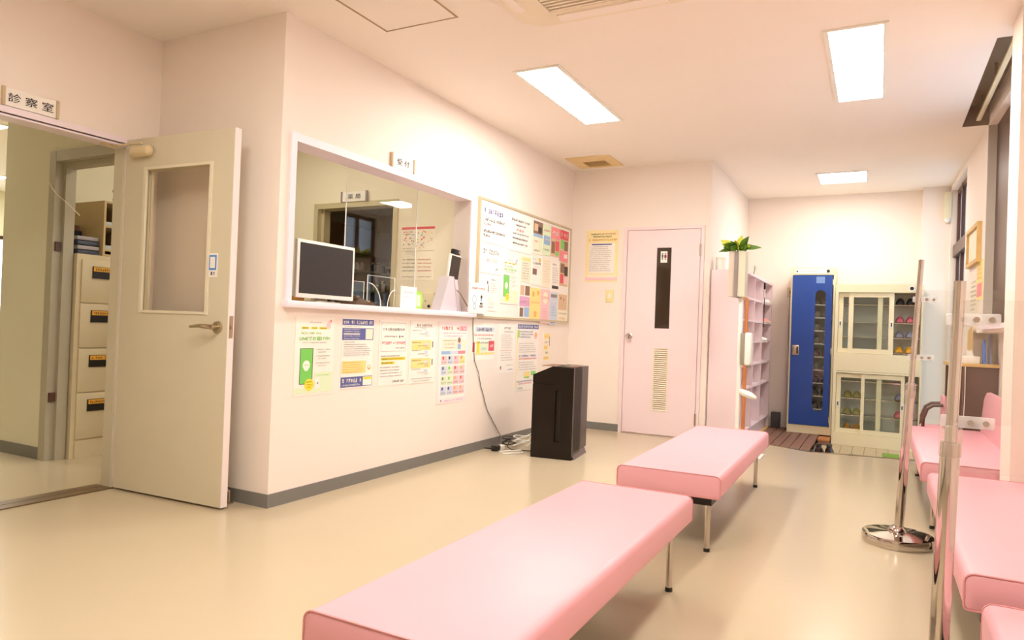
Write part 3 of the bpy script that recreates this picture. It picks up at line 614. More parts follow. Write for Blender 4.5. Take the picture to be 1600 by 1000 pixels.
ld = MB().box(1.960,2.195,5.572,5.59,.045,1.675).box(2.300,2.362,5.572,5.59,.045,1.675).box(2.195,2.300,5.572,5.59,.045,.20).box(2.195,2.300,5.572,5.59,1.515,1.675)
for zc, sg in ((1.515, 1), (.20, -1)):           # rounded ends of the window slot
    for sx in (-1, 1):
        cxm = 2.2475; pts = [(cxm+sx*.0525, zc), (cxm+sx*.0525, zc-sg*.0525)]
        for k in range(7):
            a = k*PI/12; pts.append((cxm+sx*.0525*math.cos(a), zc-sg*.0525+sg*.0525*math.sin(a)))
        ld.prism(pts, 'y', 5.572, 5.59)
ld = ld.build('door', M_BLUE, lk)
bx('pane', G_CLEAR, ld, 2.195,2.300,5.584,5.587,.20,1.515); MB().rbox(1.975,2.045,5.565,5.575,.80,.91,.003).build('handle', M_STEEL, ld); bx('handle_recess', M_BLACK, ld, 2.02,2.038,5.561,5.567,.815,.895)
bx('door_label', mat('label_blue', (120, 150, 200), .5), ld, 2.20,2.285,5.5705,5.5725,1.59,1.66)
for z in (.12, .86, 1.60): MB().cyl((2.366,5.576,z-.03),(2.366,5.576,z+.03),.006).build('hinge', M_CREAM, ld)
bx('back_liner', M_WHITE, lk, 1.965,2.37,5.908,5.914,.05,1.67)
nm = bx('name_plate', M_PAPER, lk, 1.985,2.325,5.5775,5.5805,1.695,1.745)
pn = MB(); scribble(pn, 0, 0, .19, .016, 0, random.Random(4)); m_ = MB(); m_.add([(2.03+p[0], 5.577, 1.712+p[1]) for p in pn.v], pn.f).build('small_print', M_PINKI, nm, flat=True)['kind'] = 'stuff'
bx('plate_mark', M_INK, nm, 1.995,2.012,5.5765,5.578,1.710,1.727); MB().cyl((2.315,5.58,1.722),(2.315,5.571,1.722),.016).build('round_lock', M_BLACK, lk)
for i in range(9):
    z = .22+i*.142; bx('shelf', G_CLEAR, lk, 1.965,2.37,5.62,5.905,z-.004,z+.004); bx('shelf_edge', M_WHITE, lk, 1.965,2.37,5.615,5.62,z-.004,z+.004)
    for k, x in enumerate((2.208, 2.298)):
        slipper('%s slipper on the %s shelf of the blue locker' % (('dark','dark','dark','dark','maroon','grey','grey','grey','grey')[i], ('lowest','second lowest','third lowest','fourth lowest','middle','fourth highest','third highest','second highest','highest')[i]), x, 5.77, z+.004, SL[('dark','black','dark','grey','maroon','grey','grey','grey','grey')[i]], 'slippers in the blue locker')
def cabinet(label, z0, z1, oz0, oz1, doors, shelves):
    t = thing('shoe_cabinet', label, 'cabinet', (2.80, 5.65, z0), group='cream steel shoe cabinets')
    a, b, f, k = 2.40, 3.205, 5.45, 5.86
    MB().box(a,a+.03,f,k,z0,z1).box(b-.015,b,f,k,z0,z1).box(a,b,k-.015,k,z0,z1).box(a,b,f,k,oz1,z1).box(a,b,f,k,z0,oz0).build('body', M_CREAM, t)
    for (x0, x1, y, st, hx) in doors:
        d = MB().box(x0,x0+st,y,y+.014,oz0,oz1-.004).box(x1-st,x1,y,y+.014,oz0,oz1-.004).box(x0,x1,y,y+.014,oz0,oz0+.05).box(x0,x1,y,y+.014,oz1-.05,oz1-.004).build('door', M_CREAM, t)
        bx('pane', G_CLEAR, d, x0+st,x1-st,y+.005,y+.009,oz0+.05,oz1-.05)
        for h in hx:
            hb = MB().rbox(h-.012,h+.012,y-.003,y+.001,(oz0+oz1)/2-.05,(oz0+oz1)/2+.03,.001).build('pull', M_WHITE, d); bx('pull_slot', M_BLACK, d, h-.005,h+.005,y-.0045,y-.002,(oz0+oz1)/2-.03,(oz0+oz1)/2+.01)
    for z in shelves:
        bx('shelf', G_CLEAR, t, a+.03,b-.015,5.56,k-.02,z-.003,z+.003); bx('shelf_edge', M_CHROME, t, a+.03,b-.015,5.555,5.56,z-.004,z+.004)
    bx('back_liner', M_WHITE, t, a+.03,b-.015,k-.02,k-.014,oz0,oz1)
    return t
uc = cabinet('upper cream steel shoe cabinet with glass sliding doors, stacked on the other', .66, 1.572, .85, 1.486, ((2.432,2.845,5.487,.045,(2.452,)), (2.53,2.948,5.466,.045,(2.928,))), (.862, 1.02, 1.175, 1.36))
MB().cyl((3.10,5.452,1.53),(3.10,5.443,1.53),.018).build('round_lock', M_BLACK, uc); MB().cyl((3.10,5.4505,1.53),(3.10,5.447,1.53),.030).build('lock_plate', M_WHITE, uc)
lc = cabinet('lower cream steel shoe cabinet with glass sliding doors, standing on the tiles', -.12, .66, .008, .64, ((2.432,2.855,5.487,.045,(2.452,)), (2.668,3.062,5.466,.032,(3.045,))), (.02, .19, .37, .55))
for z, m, nmn in ((1.363,'black','black'),(1.178,'pink','pink'),(1.023,'print','patterned'),(.865,'yellow','yellow')):
    for x in (3.006, 3.10): slipper('%s slipper on the open side of the upper shoe cabinet' % nmn, x, 5.69, z, SL[m], 'slippers in the upper shoe cabinet')
for z, m, nmn in ((.373,'olive','olive'),(.193,'olive','olive'),(.023,'orange','orange brown')):
    for x in (2.54, 2.63): slipper('%s slipper on the %s shelf of the lower shoe cabinet' % (nmn, {.373: 'third lowest', .193: 'second lowest', .023: 'lowest'}[z]), x, 5.69, z, SL[m], 'slippers in the lower shoe cabinet')
for z, m, nmn in ((.373,'print','patterned'),(.193,'pink','pink')): slipper('%s slipper behind the right hand pane of the lower shoe cabinet' % nmn, 3.02, 5.69, z, SL[m], 'slippers in the lower shoe cabinet')
stp = thing('wooden_step', 'low brown wooden step wedged between duckboard and lower cabinet', 'step', (2.335, 5.42, -.12)); bx('tread', M_WOODO, stp, 2.278,2.392,5.30,5.57,-.075,-.06); bx('riser', M_WOODM, stp, 2.282,2.388,5.31,5.56,-.12,-.074)
for i, x in enumerate((2.34, 2.43)):
    t = thing('leather_shoe', 'dark leather shoe on the entrance floor behind the step edge', 'shoe', (x, 4.66, -.12), group='dark shoes in the entrance')
    MB().rings([[(.042*math.cos(a*PI/8), .13*math.sin(a*PI/8), z) for a in range(16)] for z in (0,.02)]).build('sole', M_BLACK, t, local=True)
    rg = []
    for y, w, h in ((-.125,.026,.05),(-.10,.036,.085),(-.06,.038,.095),(-.02,.038,.08),(.04,.042,.06),(.09,.038,.045),(.122,.022,.03)): rg.append([(w*math.cos(a*PI/6), y, .014+max(0,h*math.sin(a*PI/6))) for a in range(12)])
    MB().rings(rg).build('upper', mat('shoe_leather', (52, 34, 36), .25, var=.15), t, local=True); MB().rings([[(.026*math.cos(a*PI/6), -.065+.045*math.sin(a*PI/6), z) for a in range(12)] for z in (.095,.111)]).build('lining', M_INK, t, local=True)
mt = tag(MB().rbox(2.88,3.02,4.30,5.10,-.12,-.107,.004).build('door_mat', mat('mat_green', (122, 160, 48), .9, var=.15, scale=60, bump=.3)), 'bright green mat on the entrance tiles', 'mat')
bk = thing('dark_box', 'small dark grey box against the wall between shoe rack and blue locker', 'box', (1.80, 5.89, -.05)); MB().rbox(1.745,1.84,5.83,5.955,-.05,.115,.006).build('body', mat('dark_grey', (74, 72, 72), .5), bk); bx('lid', M_BLACK, bk, 1.745,1.84,5.83,5.955,.115,.121)
ou = thing('wall_outlet', 'beige wall outlet with a cord beside the blue locker', 'outlet', (1.905, 5.955, 1.52)); MB().rbox(1.865,1.925,5.948,5.96,1.45,1.565,.004).build('plate', M_IVORY, ou); bx('socket', M_BROWN, ou, 1.888,1.902,5.945,5.95,1.49,1.53)
MB().tube([(1.895,5.945,1.50),(1.893,5.94,1.2),(1.905,5.94,.8),(1.90,5.94,.4),(1.915,5.94,.05)], .004, 6).build('cord', M_GREYPL, ou)

# ------------------------------------------------------------------ window side: desk, child's chair, wall pieces
dk = thing('low_cabinet', 'dark brown low cabinet against the window wall beyond the backrest bench', 'cabinet', (3.37, 3.85, 0))
xw = 3.61
MB().box(3.31,xw,3.62,3.645,0,.82).box(3.31,xw,4.075,4.10,0,.82).box(xw-.012,xw,3.62,4.10,0,.82).box(3.31,xw,3.62,4.10,0,.06).build('body', M_WOODD, dk)
MB().rbox(3.295,xw+.006,3.60,4.12,.82,.845,.004).build('top', M_WOODL, dk); bx('shelf', M_WOODD, dk, 3.32,xw-.01,3.645,4.075,.55,.568); bx('front_panel', M_WOODD, dk, 3.315,3.33,3.645,4.075,.06,.30)
tag(MB().rbox(3.34,3.40,3.72,3.95,.569,.61,.004).build('paper_box', M_PAPERC), 'small cream box inside the open side of the low brown cabinet', 'box')
bxo = thing('tissue_box', 'white tissue box on the low brown cabinet', 'tissue box', (3.43, 3.70, .845)); MB().rbox(3.385,3.495,3.63,3.76,.845,.90,.004).build('carton', M_PAPER, bxo); MB().prism([(3.41,.899),(3.46,.899),(3.445,.95),(3.43,.935),(3.418,.95)], 'y', 3.68, 3.70).build('tissue', M_PAPER, bxo)
for i, (x, z) in enumerate(((3.52, .0), (3.555, .035))):
    tag(MB().prism([(3.63,.845),(3.74,.845),(3.79,1.0+z),(3.72,1.03+z),(3.65,.92)], 'x', x, x+.014).build('folder', (mat('folder_blue', (74, 120, 210), .3), mat('folder_violet', (120, 122, 160), .3))[i]), ('bright blue plastic folder leaning beside the tissue box', 'greyish blue plastic folder leaning behind the bright blue one')[i], 'folder')
tag(MB().prism([(3.80,.845),(4.10,.845),(4.10,1.10),(3.80,1.13)], 'x', 3.455, 3.463).build('leaflet_board', mat('leaflet_tan', (226, 190, 128), .6)), 'tan leaflet board standing on the low brown cabinet', 'board')
tag(MB().tube([(3.40,3.612,.845),(3.40,3.606,.83),(3.402,3.606,.6),(3.398,3.606,.43),(3.40,3.60,.37)], .0028, 6).build('power_cable', M_PAPER), 'thin white cable hanging down the low brown cabinet', 'cable')
ch = thing('child_chair', 'small pink seated chair with dark curved armrests beside the low brown cabinet', 'chair', (3.215, 3.78, 0))
MB().rbox(3.125,3.295,3.68,3.90,.28,.34,.02,3).build('seat', M_VINYL, ch)
for y in (3.665, 3.915):
    MB().tube([(3.135,y,.30),(3.140,y,.40),(3.165,y,.475),(3.205,y,.505),(3.270,y,.51)], .012, 8).build('armrest', M_WOODD, ch)
MB().rbox(3.265,3.297,3.68,3.90,.34,.58,.012).build('backrest', M_VINYL, ch)
for x in (3.140, 3.280):
    for y in (3.69, 3.89): MB().cyl((x,y,0),(x,y,.285),.011).build('leg', M_WOODD, ch)
def rpaper(name, label, cat, y1, z0, w, h, items, m, seed=1): return paper(name, label, cat, 'x-', (rwx(y1)-.001, y1, z0), w, h, items, m, seed=seed)
pf = thing('picture_frame', 'light wooden picture frame on the window wall beyond the curtain recess', 'picture frame', (rwx(4.28), 4.28, 1.62), EUL['x-'])
MB().box(0,.62,0,.03,0,.03).box(0,.62,.28,.31,0,.03).box(0,.03,0,.31,0,.03).box(.59,.62,0,.31,0,.03).build('moulding', M_WOODL, pf, local=True); MB().box(.03,.59,.03,.28,0,.012).build('picture', M_PAPERC, pf, local=True)
rpaper('wall_notice', 'pale grey notice with small drawings below the picture frame', 'notice', 4.15, 1.22, .42, .30, lines(.1,.9,.95,.1,7,M_INKG,.5), M_PAPERC, 3)
rpaper('wall_notice', 'yellow notice with a red block between picture frame and window', 'notice', 3.82, 1.33, .30, .30, [('r',.1,.08,.9,.42,M_PINKI)]+lines(.1,.9,.95,.5,4,M_ORA,.5), M_PALEY, 4)
em = thing('emergency_lamp', 'cream emergency lamp box high on the wall beside the entrance doors', 'lamp', (3.42, 5.78, 2.25)); MB().rbox(3.375,3.445,5.735,5.80,2.27,2.55,.012).build('housing', M_CREAM, em); MB().lathe([(.02,0),(.035,.02),(.035,.04)], (3.41,5.765,2.235), 16).build('lens', M_WHITE, em)

# ------------------------------------------------------------------ signs
def sign(label, plane, loc, w, h, body, tw, th, m):
    t = thing('room_sign', label, 'sign', loc, EUL[plane], group='room name signs')
    MB().box(.012,w-.012,0,h,0,.012).build('plate', M_PAPER, t, local=True); e = MB().box(0,.013,-.002,h+.002,0,.02).build('end_cap', m, t, local=True); MB().box(w-.013,w,-.002,h+.002,0,.02).build('end_cap', m, t, local=True)
    lettering(body, tw, th, M_INKD, t, w/2, h/2, .0135, .012); return t
M_CAP = mat('sign_end_cap', (206, 184, 150), .4)
sign('white sign reading 診察室 above the consulting room door', 'x+', (-1.0, -.845, 1.99), .265, .088, '診 察 室', .21, .045, M_CAP)
sign('white sign reading 受付 above the reception opening', 'x+', (0, .915, 2.002), .25, .09, '受 付', .13, .042, M_CAP)
sign('white sign reading 薬局 above the inner doorway', 'y-', (-1.298, 1.935, 2.012), .28, .083, '薬 局', .14, .042, mat('cap_grey', (150, 138, 132), .4))

# ------------------------------------------------------------------ papers on the reception wall
def wp(name, label, y0, y1, z0, z1, items, m=None, cat='poster', seed=1): return paper(name, label, cat, 'x+', (.0, y0, z0), y1-y0, z1-z0, items, m, 'papers on the reception wall', seed=seed)
def line_poster(u0=0.0):
    it = [('s',.34,.925,.66,.940,M_INKG), ('r',.15,.845,.33,.872,M_YEL), ('r',.39,.845,.55,.872,M_YEL), ('r',.59,.845,.80,.872,M_YEL), ('s',.17,.850,.32,.867,M_INK), ('s',.41,.850,.53,.867,M_INK), ('s',.61,.850,.78,.867,M_INK),
          ('c',.86,.93,.045,M_PALEP), ('c',.84,.89,.06,M_PALEP), ('c',.90,.955,.025,M_PINKI), ('s',.14,.775,.64,.808,M_LIME), ('s',.18,.665,.80,.680,M_INKG),
          ('r',.13,.145,.46,.60,M_INK), ('r',.145,.152,.445,.594,M_GREEN), ('r',.22,.575,.37,.594,M_INK), ('c',.295,.385,.09,M_PAPER), ('r',.25,.315,.34,.36,M_PAPER),
          ('r',.5,.10,1,.29,M_PALEG), ('r',.0,.03,1,.10,M_PALEG), ('c',.38,.135,.115,M_YEL), ('s',.31,.165,.45,.180,M_INK), ('s',.30,.130,.46,.145,M_INK), ('s',.33,.098,.43,.112,M_INK),
          ('r',.54,.08,.66,.22,M_PAPER), ('c',.60,.15,.02,M_INKG), ('s',.56,.245,.90,.258,M_LIME)]
    for v in (.575,.49,.40): it += [('s',.58,v,.90,v+.017,M_INKG), ('s',.58,v-.033,.80,v-.018,M_INKG), ('c',.55,v+.008,.010,M_PINKI)]
    it += [('t',.49,.725,.78,.052,'LINEでお届け中!',M_GREEN,.03), ('t',.295,.388,.11,.018,'LINE',M_GREEN,.02)]
    return it
wp('poster', 'poster with a green phone and yellow tags, first below the reception sill', .150, .455, .573, 1.012, line_poster(), mat('paper_warm', (252, 244, 232), .7), seed=2)
nav = [('r',.0,.90,1,.985,M_NAVY), ('s',.03,.915,.97,.97,M_PAPER), ('r',0,.69,1,.86,M_NAVY), ('r',.74,.70,.98,.85,M_PAPERC)]
for v in (.83,.80,.77,.735,.70): nav.append(('s',.04,v,.55,v+.02,M_PAPER))
nav += [('r',.04,.765,.55,.785,M_PAPER)]+[('s',.05,.875,.6,.89,M_INKG), ('s',.05,.65,.4,.67,M_INKG)]+lines(.05,.97,.64,.46,6,M_INK,.45)+[('r',.02,.215,.78,.39,M_PALEY)]+lines(.05,.75,.385,.22,5,M_ORA,.55)+[('c',.89,.29,.055,M_ORA), ('c',.89,.30,.03,M_PAPER)]
nav += [('r',.0,.02,1,.165,M_NAVY), ('r',.70,.03,.99,.155,M_PAPER), ('r',.71,.115,.98,.15,M_YEL), ('s',.03,.08,.68,.145,M_PAPER), ('s',.03,.035,.60,.065,M_PAPER)]
wp('poster', 'poster with navy bands and a yellow box below the reception sill', .525, .812, .590, 1.014, nav, seed=3)
wp('notice', 'notice headed 2月のお知らせ with a red line and yellow highlighting', .873, 1.172, .588, 1.010,
   [('r',.06,.52,.94,.525,M_INKG),('r',.06,.96,.94,.963,M_INKG),('r',.06,.52,.065,.96,M_INKG),('r',.935,.52,.94,.96,M_INKG),('t',.58,.862,.60,.045,'2月のお知らせ',M_INK,.01),('s',.12,.845,.26,.885,M_INK),('s',.16,.74,.62,.765,M_INK),('t',.70,.75,.03,.035,'1',M_INK),('s',.75,.74,.86,.765,M_INK),('s',.10,.625,.44,.68,M_PINKI),('c',.50,.65,.02,M_PINKI),('s',.55,.625,.92,.68,M_PINKI),('s',.55,.56,.92,.585,M_INKG),
    ('r',.08,.385,.94,.43,M_YEL),('r',.08,.325,.55,.365,M_YEL),('s',.05,.44,.75,.46,M_INK),('s',.09,.392,.92,.42,M_BROWN),('s',.10,.333,.52,.36,M_BROWN)]+lines(.05,.92,.30,.12,4,M_INKG,.45)+[('s',.50,.035,.92,.075,M_INK)], cat='notice', seed=4)
tick = [('s',.24,.905,.84,.955,M_BROWN),('r',.15,.895,.95,.899,M_INKG),('s',.42,.865,.60,.885,M_PINKI)]
for v, c in ((.72,None),(.53,M_PALEY),(.40,None),(.24,M_PALEY),(.10,None)):
    if c: tick.append(('r',.06,v,.82,v+.16,c))
    tick += [('s',.08,v+.115,.42,v+.135,M_INKG),('s',.30,v+.06,.70,v+.08,M_INKG),('s',.56,v+.03,.72,v+.05,M_INKG),('r',.56,v+.08,.70,v+.12,M_PALEB)]
    if c: tick.append(('r',.86,v+.04,.91,v+.14,M_INKG))
tick += [('s',.05,.065,.90,.085,M_INKG),('s',.14,.025,.80,.045,M_INKG)]
wp('notice', 'price list notice with two pale yellow tickets below the reception sill', 1.202, 1.510, .584, 1.014, tick, cat='notice', seed=5)
men = [('r',.0,.0,1,1,mat('paper_pinkish',(250,236,236),.7)),('r',.06,.06,.94,.95,M_PAPER),('s',.10,.895,.68,.945,M_RED),('r',.70,.893,.94,.947,M_PINKI),('s',.71,.90,.93,.94,M_PAPER),('s',.12,.85,.92,.87,M_MAUVE),('s',.12,.815,.80,.835,M_MAUVE),('r',.10,.655,.94,.79,M_PAPERC),('s',.16,.76,.60,.775,M_INKG),('s',.22,.715,.52,.735,M_PINKI),('s',.20,.675,.55,.69,M_INKG),('c',.69,.757,.055,M_PALEP),('c',.69,.775,.05,M_BROWN),('c',.69,.755,.042,M_PALEP),('r',.64,.66,.75,.73,M_SKY),
       ('r',.10,.60,.40,.64,M_SKY),('r',.40,.60,.66,.64,M_PALEB),('r',.66,.60,.92,.64,M_PINKI)]
cols = [(M_PALEP,M_PALEB,M_PALEP,M_PALEY),(M_PALEB,M_PALEG,M_PALEP,M_PALEP),(M_PALEG,M_PALEG,M_PALEP,M_PALEP),(M_PALEB,M_PALEB,M_PALEP,M_PALEP)]; inks = [(M_RED,M_INK,M_PINKI,M_PINKI),(M_NAVY,M_GREEN,M_RED,M_ORA),(M_INKG,M_GREEN,M_ORA,M_RED),(M_NAVY,M_NAVY,M_ORA,M_ORA)]
for r in range(4):
    for c in range(4):
        u = .11+c*.205; v = .475-r*.125; men += [('r',u,v,u+.185,v+.105,cols[r][c]),('c',u+.06,v+.08,.03,inks[r][c]),('s',u+.01,v+.02,u+.17,v+.035,M_INKG)]
men += [('s',.25,.02,.90,.04,M_MAUVE),('c',.14,.035,.018,M_BROWN)]
wp('poster', 'tall pink edged poster with a grid of pastel boxes below the sill end', 1.548, 1.955, .416, 1.017, men, seed=6)
wp('notice', 'short notice with red blocks and a yellow strip behind the hanging cord', 2.020, 2.378, .722, .995, [('r',.12,.82,.98,.97,M_PALEB),('s',.20,.84,.85,.95,M_INK),('s',.08,.70,.95,.76,M_RED),('s',.22,.60,.85,.65,M_INKG),('s',.15,.48,.80,.53,M_INKG),('r',.02,.24,.12,.52,M_RED),('r',.20,.20,.33,.55,M_YEL),('r',.36,.24,.68,.52,M_PALEG),('r',.73,.26,.99,.56,M_RED),('s',.78,.36,.94,.46,M_PAPER),('r',.14,.15,.99,.22,M_PALEY),('c',.47,.20,.015,M_GREEN),('c',.62,.20,.018,M_ORA),('s',.40,.30,.65,.36,M_SKY)], cat='notice', seed=7)
wp('notice', 'plain white notice with red and grey lines left of the air purifier', 2.455, 2.740, .602, 1.014, [('s',.30,.90,.70,.95,M_INK),('s',.30,.835,.90,.86,M_INK)]+lines(.10,.92,.80,.50,8,M_INKG,.4)+[('s',.10,.455,.85,.475,M_RED)]+lines(.10,.92,.44,.24,4,M_INKG,.4)+[('c',.15,.10,.05,M_PINKI),('c',.15,.12,.035,M_BROWN),('s',.45,.15,.85,.17,M_INKG),('s',.60,.05,.92,.075,M_INK)], cat='notice', seed=8)
wp('poster', 'poster with a grey blue title bar partly behind the air purifier', 2.785, 3.225, .426, 1.030, [('r',.02,.92,.98,.985,M_NAVY),('s',.05,.93,.95,.975,M_PAPER),('r',.0,.05,.025,.9,M_YEL),('r',.02,.79,.10,.90,M_LIME),('s',.12,.865,.72,.89,M_NAVY),('s',.12,.825,.72,.85,M_NAVY),('s',.12,.785,.60,.81,M_NAVY),('c',.85,.82,.075,M_PALEP),('c',.85,.83,.05,M_ORA)]+lines(.08,.95,.72,.56,5,M_INKG,.4)+[('s',.10,.50,.90,.535,M_NAVY),('s',.06,.46,.92,.49,M_RED)]+lines(.08,.95,.44,.30,4,M_INKG,.4)+[('r',.35,.20,.62,.28,M_PALEY),('r',.68,.22,.90,.28,M_GREEN),('r',.36,.185,.60,.205,M_GREEN),('s',.05,.13,.75,.155,M_NAVY),('s',.10,.095,.75,.12,M_RED),('s',.05,.03,.30,.06,M_INKG)], M_PAPER, seed=9)
wp('notice', 'slim cream notice with orange patches above the air purifier', 3.33, 3.50, .68, .955, [('r',.1,.78,.85,.95,M_PALEY),('r',.1,.40,.6,.55,M_PALEY),('r',.1,.05,.75,.16,M_PALEY),('s',.15,.82,.8,.90,M_ORA),('s',.15,.44,.6,.50,M_ORA),('s',.1,.08,.75,.14,M_ORA),('r',.78,.52,.86,.85,M_INKG),('s',.2,.62,.7,.70,M_INKG),('s',.2,.25,.7,.33,M_INKG)], M_PAPERC, cat='notice', seed=10)

# ------------------------------------------------------------------ notice board and its papers
nb = thing('notice_board', 'large whiteboard in an aluminium frame covered with flyers on the reception wall', 'notice board', (0, 2.95, 1.06))
bx('board', M_WHITE, nb, 0,.014,2.05,3.87,1.07,2.0)
MB().box(0,.022,2.035,2.055,1.055,2.015).box(0,.022,3.86,3.88,1.055,2.015).box(0,.022,2.035,3.88,1.995,2.015).box(0,.022,2.035,3.88,1.055,1.075).build('frame', mat('frame_champagne', (206, 192, 160), .35, metal=.4), nb)
def bp(name, label, y0, y1, z0, z1, items, m=None, cat='flyer', seed=1): return paper(name, label, cat, 'x+', (.0165, y0, z0), y1-y0, z1-z0, items, m, 'papers on the notice board', .002, seed=seed)
bp('notice', 'large white notice with a blue handwritten heading on the notice board', 2.07,2.49,1.665,1.972, [('s',.08,.74,.92,.90,M_NAVY),('s',.08,.55,.95,.65,M_INK),('s',.08,.44,.42,.53,M_BROWN),('s',.08,.25,.95,.34,M_INK),('s',.08,.14,.35,.22,M_INK)], None, 'notice', 11)
bp('notice', 'large white notice with centred lines beside the blue heading', 2.52,2.97,1.65,1.978, [('s',.12,.78,.88,.85,M_INK),('s',.28,.66,.72,.72,M_INK),('s',.32,.53,.64,.61,M_RED),('s',.15,.44,.85,.49,M_INK),('s',.18,.31,.82,.37,M_INK),('s',.18,.18,.82,.24,M_INK)], None, 'notice', 12)
bp('flyer', 'flyer with a dark photo on top, next to the large centred notice', 3.0,3.195,1.67,1.97, [('r',0,.62,1,1,M_BROWN),('r',.1,.70,.5,.92,M_TAN),('r',.5,.66,.9,.85,M_INK),('r',0,.52,1,.62,M_SKY),('r',.6,.15,.9,.48,M_PALEG),('s',.1,.35,.5,.42,M_PINKI),('s',.1,.08,.8,.14,M_INKG)], M_PAPERC, seed=13)
bp('flyer', 'pale green flyer between the dark photo and the red flyer', 3.21,3.385,1.68,1.965, [('r',.1,.35,.9,.65,M_SKY),('s',.1,.78,.9,.86,M_PINKI),('s',.1,.15,.9,.22,M_INKG),('s',.2,.45,.8,.55,M_PAPER)], M_PALEG, seed=14)
bp('flyer', 'red flyer with crowded brown pictures on the notice board', 3.392,3.59,1.69,1.97, [('r',0,.6,1,1,M_PINKI),('s',.1,.72,.9,.88,M_PAPER),('r',.05,.1,.45,.5,M_BROWN),('r',.5,.2,.95,.55,M_RED),('r',.55,.05,.9,.18,M_GREEN)], M_TAN, seed=15)
bp('flyer', 'red and green flyer at the corner of the notice board', 3.602,3.81,1.66,1.97, [('r',0,.7,1,1,M_RED),('s',.1,.78,.9,.93,M_PALEP),('r',.1,.40,.5,.68,M_GREEN),('r',.5,.36,.95,.66,M_BROWN),('r',0,0,1,.33,M_PINKI),('r',.5,.12,.9,.25,M_PAPER)], M_TAN, seed=16)
bp('notice', 'small white notice with faint red numerals below the blue heading', 2.08,2.42,1.42,1.648, [('s',.08,.66,.85,.86,M_INKG),('s',.08,.38,.85,.56,M_PALEP),('s',.70,.12,.80,.24,M_INKG)], None, 'notice', 17)
bp('flyer', 'white sheet with a small dark bottle picture on the notice board', 2.14,2.37,1.12,1.405, [('r',.16,.52,.36,.72,M_BROWN),('r',.22,.72,.30,.84,M_BROWN),('s',.5,.86,.8,.91,M_INKG)]+lines(.5,.95,.80,.50,5,M_INKG,.4)+lines(.15,.85,.40,.08,6,M_PALEP,.5), None, seed=18)
bp('poster', 'smaller copy of the green phone poster pinned to the notice board', 2.43,2.73,1.19,1.592, line_poster(), mat('paper_warm', (252, 244, 232), .7), 'poster', seed=19)
bp('flyer', 'cream sheet of faint yellow lines beside the small phone poster', 2.78,2.975,1.40,1.625, [('r',.1,.82,.9,.95,M_PALEY)]+lines(.1,.9,.78,.08,7,M_INKG,.45), M_PAPERC, seed=20)
bp('flyer', 'white flyer with an orange dot and small photo on the notice board', 3.0,3.20,1.39,1.652, [('c',.78,.88,.11,M_ORA),('s',.06,.86,.55,.92,M_GREEN),('s',.06,.70,.95,.79,M_INK),('r',.06,.34,.5,.55,M_BROWN),('s',.3,.60,.8,.64,M_PINKI)], None, seed=21)
bp('flyer', 'plain cream sheet on the notice board right of the orange dot flyer', 3.21,3.41,1.38,1.66, lines(.1,.92,.92,.15,9,M_TAN,.4), M_PAPERC, seed=22)
bp('flyer', 'white sheet with one dark bar near its foot on the notice board', 3.43,3.612,1.35,1.64, [('r',.08,.10,.92,.20,M_INK),('s',.08,.88,.6,.94,M_INK)]+lines(.1,.92,.82,.28,7,M_INKG,.4), None, seed=23)
bp('flyer', 'flyer of dark brown photos at the right rim of the notice board', 3.622,3.82,1.42,1.652, [('r',.05,.55,.55,.95,M_BROWN),('r',.55,.45,.98,.85,M_INK),('r',.05,.1,.45,.5,M_RED),('r',.5,.08,.95,.4,M_PALEP)], M_TAN, seed=24)
bp('flyer', 'flyer of four pictures with a mauve middle band', 2.772,2.972,1.08,1.375, [('r',.05,.68,.45,.97,M_TAN),('r',.52,.68,.98,.97,M_BROWN),('r',0,.34,1,.64,M_MAUVE),('s',.1,.45,.9,.54,M_PALEP),('r',.05,.03,.40,.30,M_BROWN),('r',.48,.03,.98,.32,M_SKY)], M_PAPER, seed=25)
bp('flyer', 'bright yellow flyer with an orange figure at the foot of the notice board', 2.98,3.20,1.07,1.36, [('c',.3,.8,.12,M_ORA),('c',.75,.85,.1,M_ORA),('r',.4,.08,.65,.26,M_ORA),('s',.1,.5,.9,.58,M_ORA)], M_PALEY, seed=26)
bp('flyer', 'pale pink flyer at the foot of the notice board', 3.205,3.408,1.04,1.36, [('c',.5,.75,.28,M_PAPERC),('s',.15,.70,.85,.80,M_PINKI)]+lines(.1,.9,.45,.10,5,M_PINKI,.4), M_PALEP, seed=27)
bp('flyer', 'grey blue flyer hanging past the foot of the notice board', 3.413,3.592,1.03,1.34, [('r',.1,.85,.9,.95,M_INKG),('s',.1,.70,.9,.76,M_PAPER),('s',.1,.04,.9,.14,M_INK)]+lines(.1,.9,.6,.25,4,M_SKY,.5), M_PALEB, seed=28)
bp('flyer', 'tan flyer at the lower corner of the notice board', 3.60,3.83,1.05,1.34, [('r',.05,.45,.95,.98,M_TAN),('c',.3,.85,.06,M_BROWN),('c',.6,.80,.05,M_BROWN),('s',.1,.3,.9,.36,M_INKG),('s',.1,.12,.9,.2,M_ORA)], M_PAPERC, seed=29)
cdp = paper('sanitizing_card', 'white card with blue drawings hanging at the end of the reception sill', 'card', 'x+', (.045, 1.875, 1.09), .285, .238, [('s',.15,.78,.85,.86,M_RED),('c',.28,.45,.12,M_SKY),('c',.28,.45,.09,M_PAPER),('c',.30,.22,.08,M_SKY),('c',.30,.22,.05,M_PAPER),('r',.56,.20,.74,.28,M_INKG),('r',.58,.30,.72,.36,M_INK),('c',.65,.55,.05,M_INK),('r',.60,.40,.70,.50,M_SKY)], M_PAPER, seed=30)
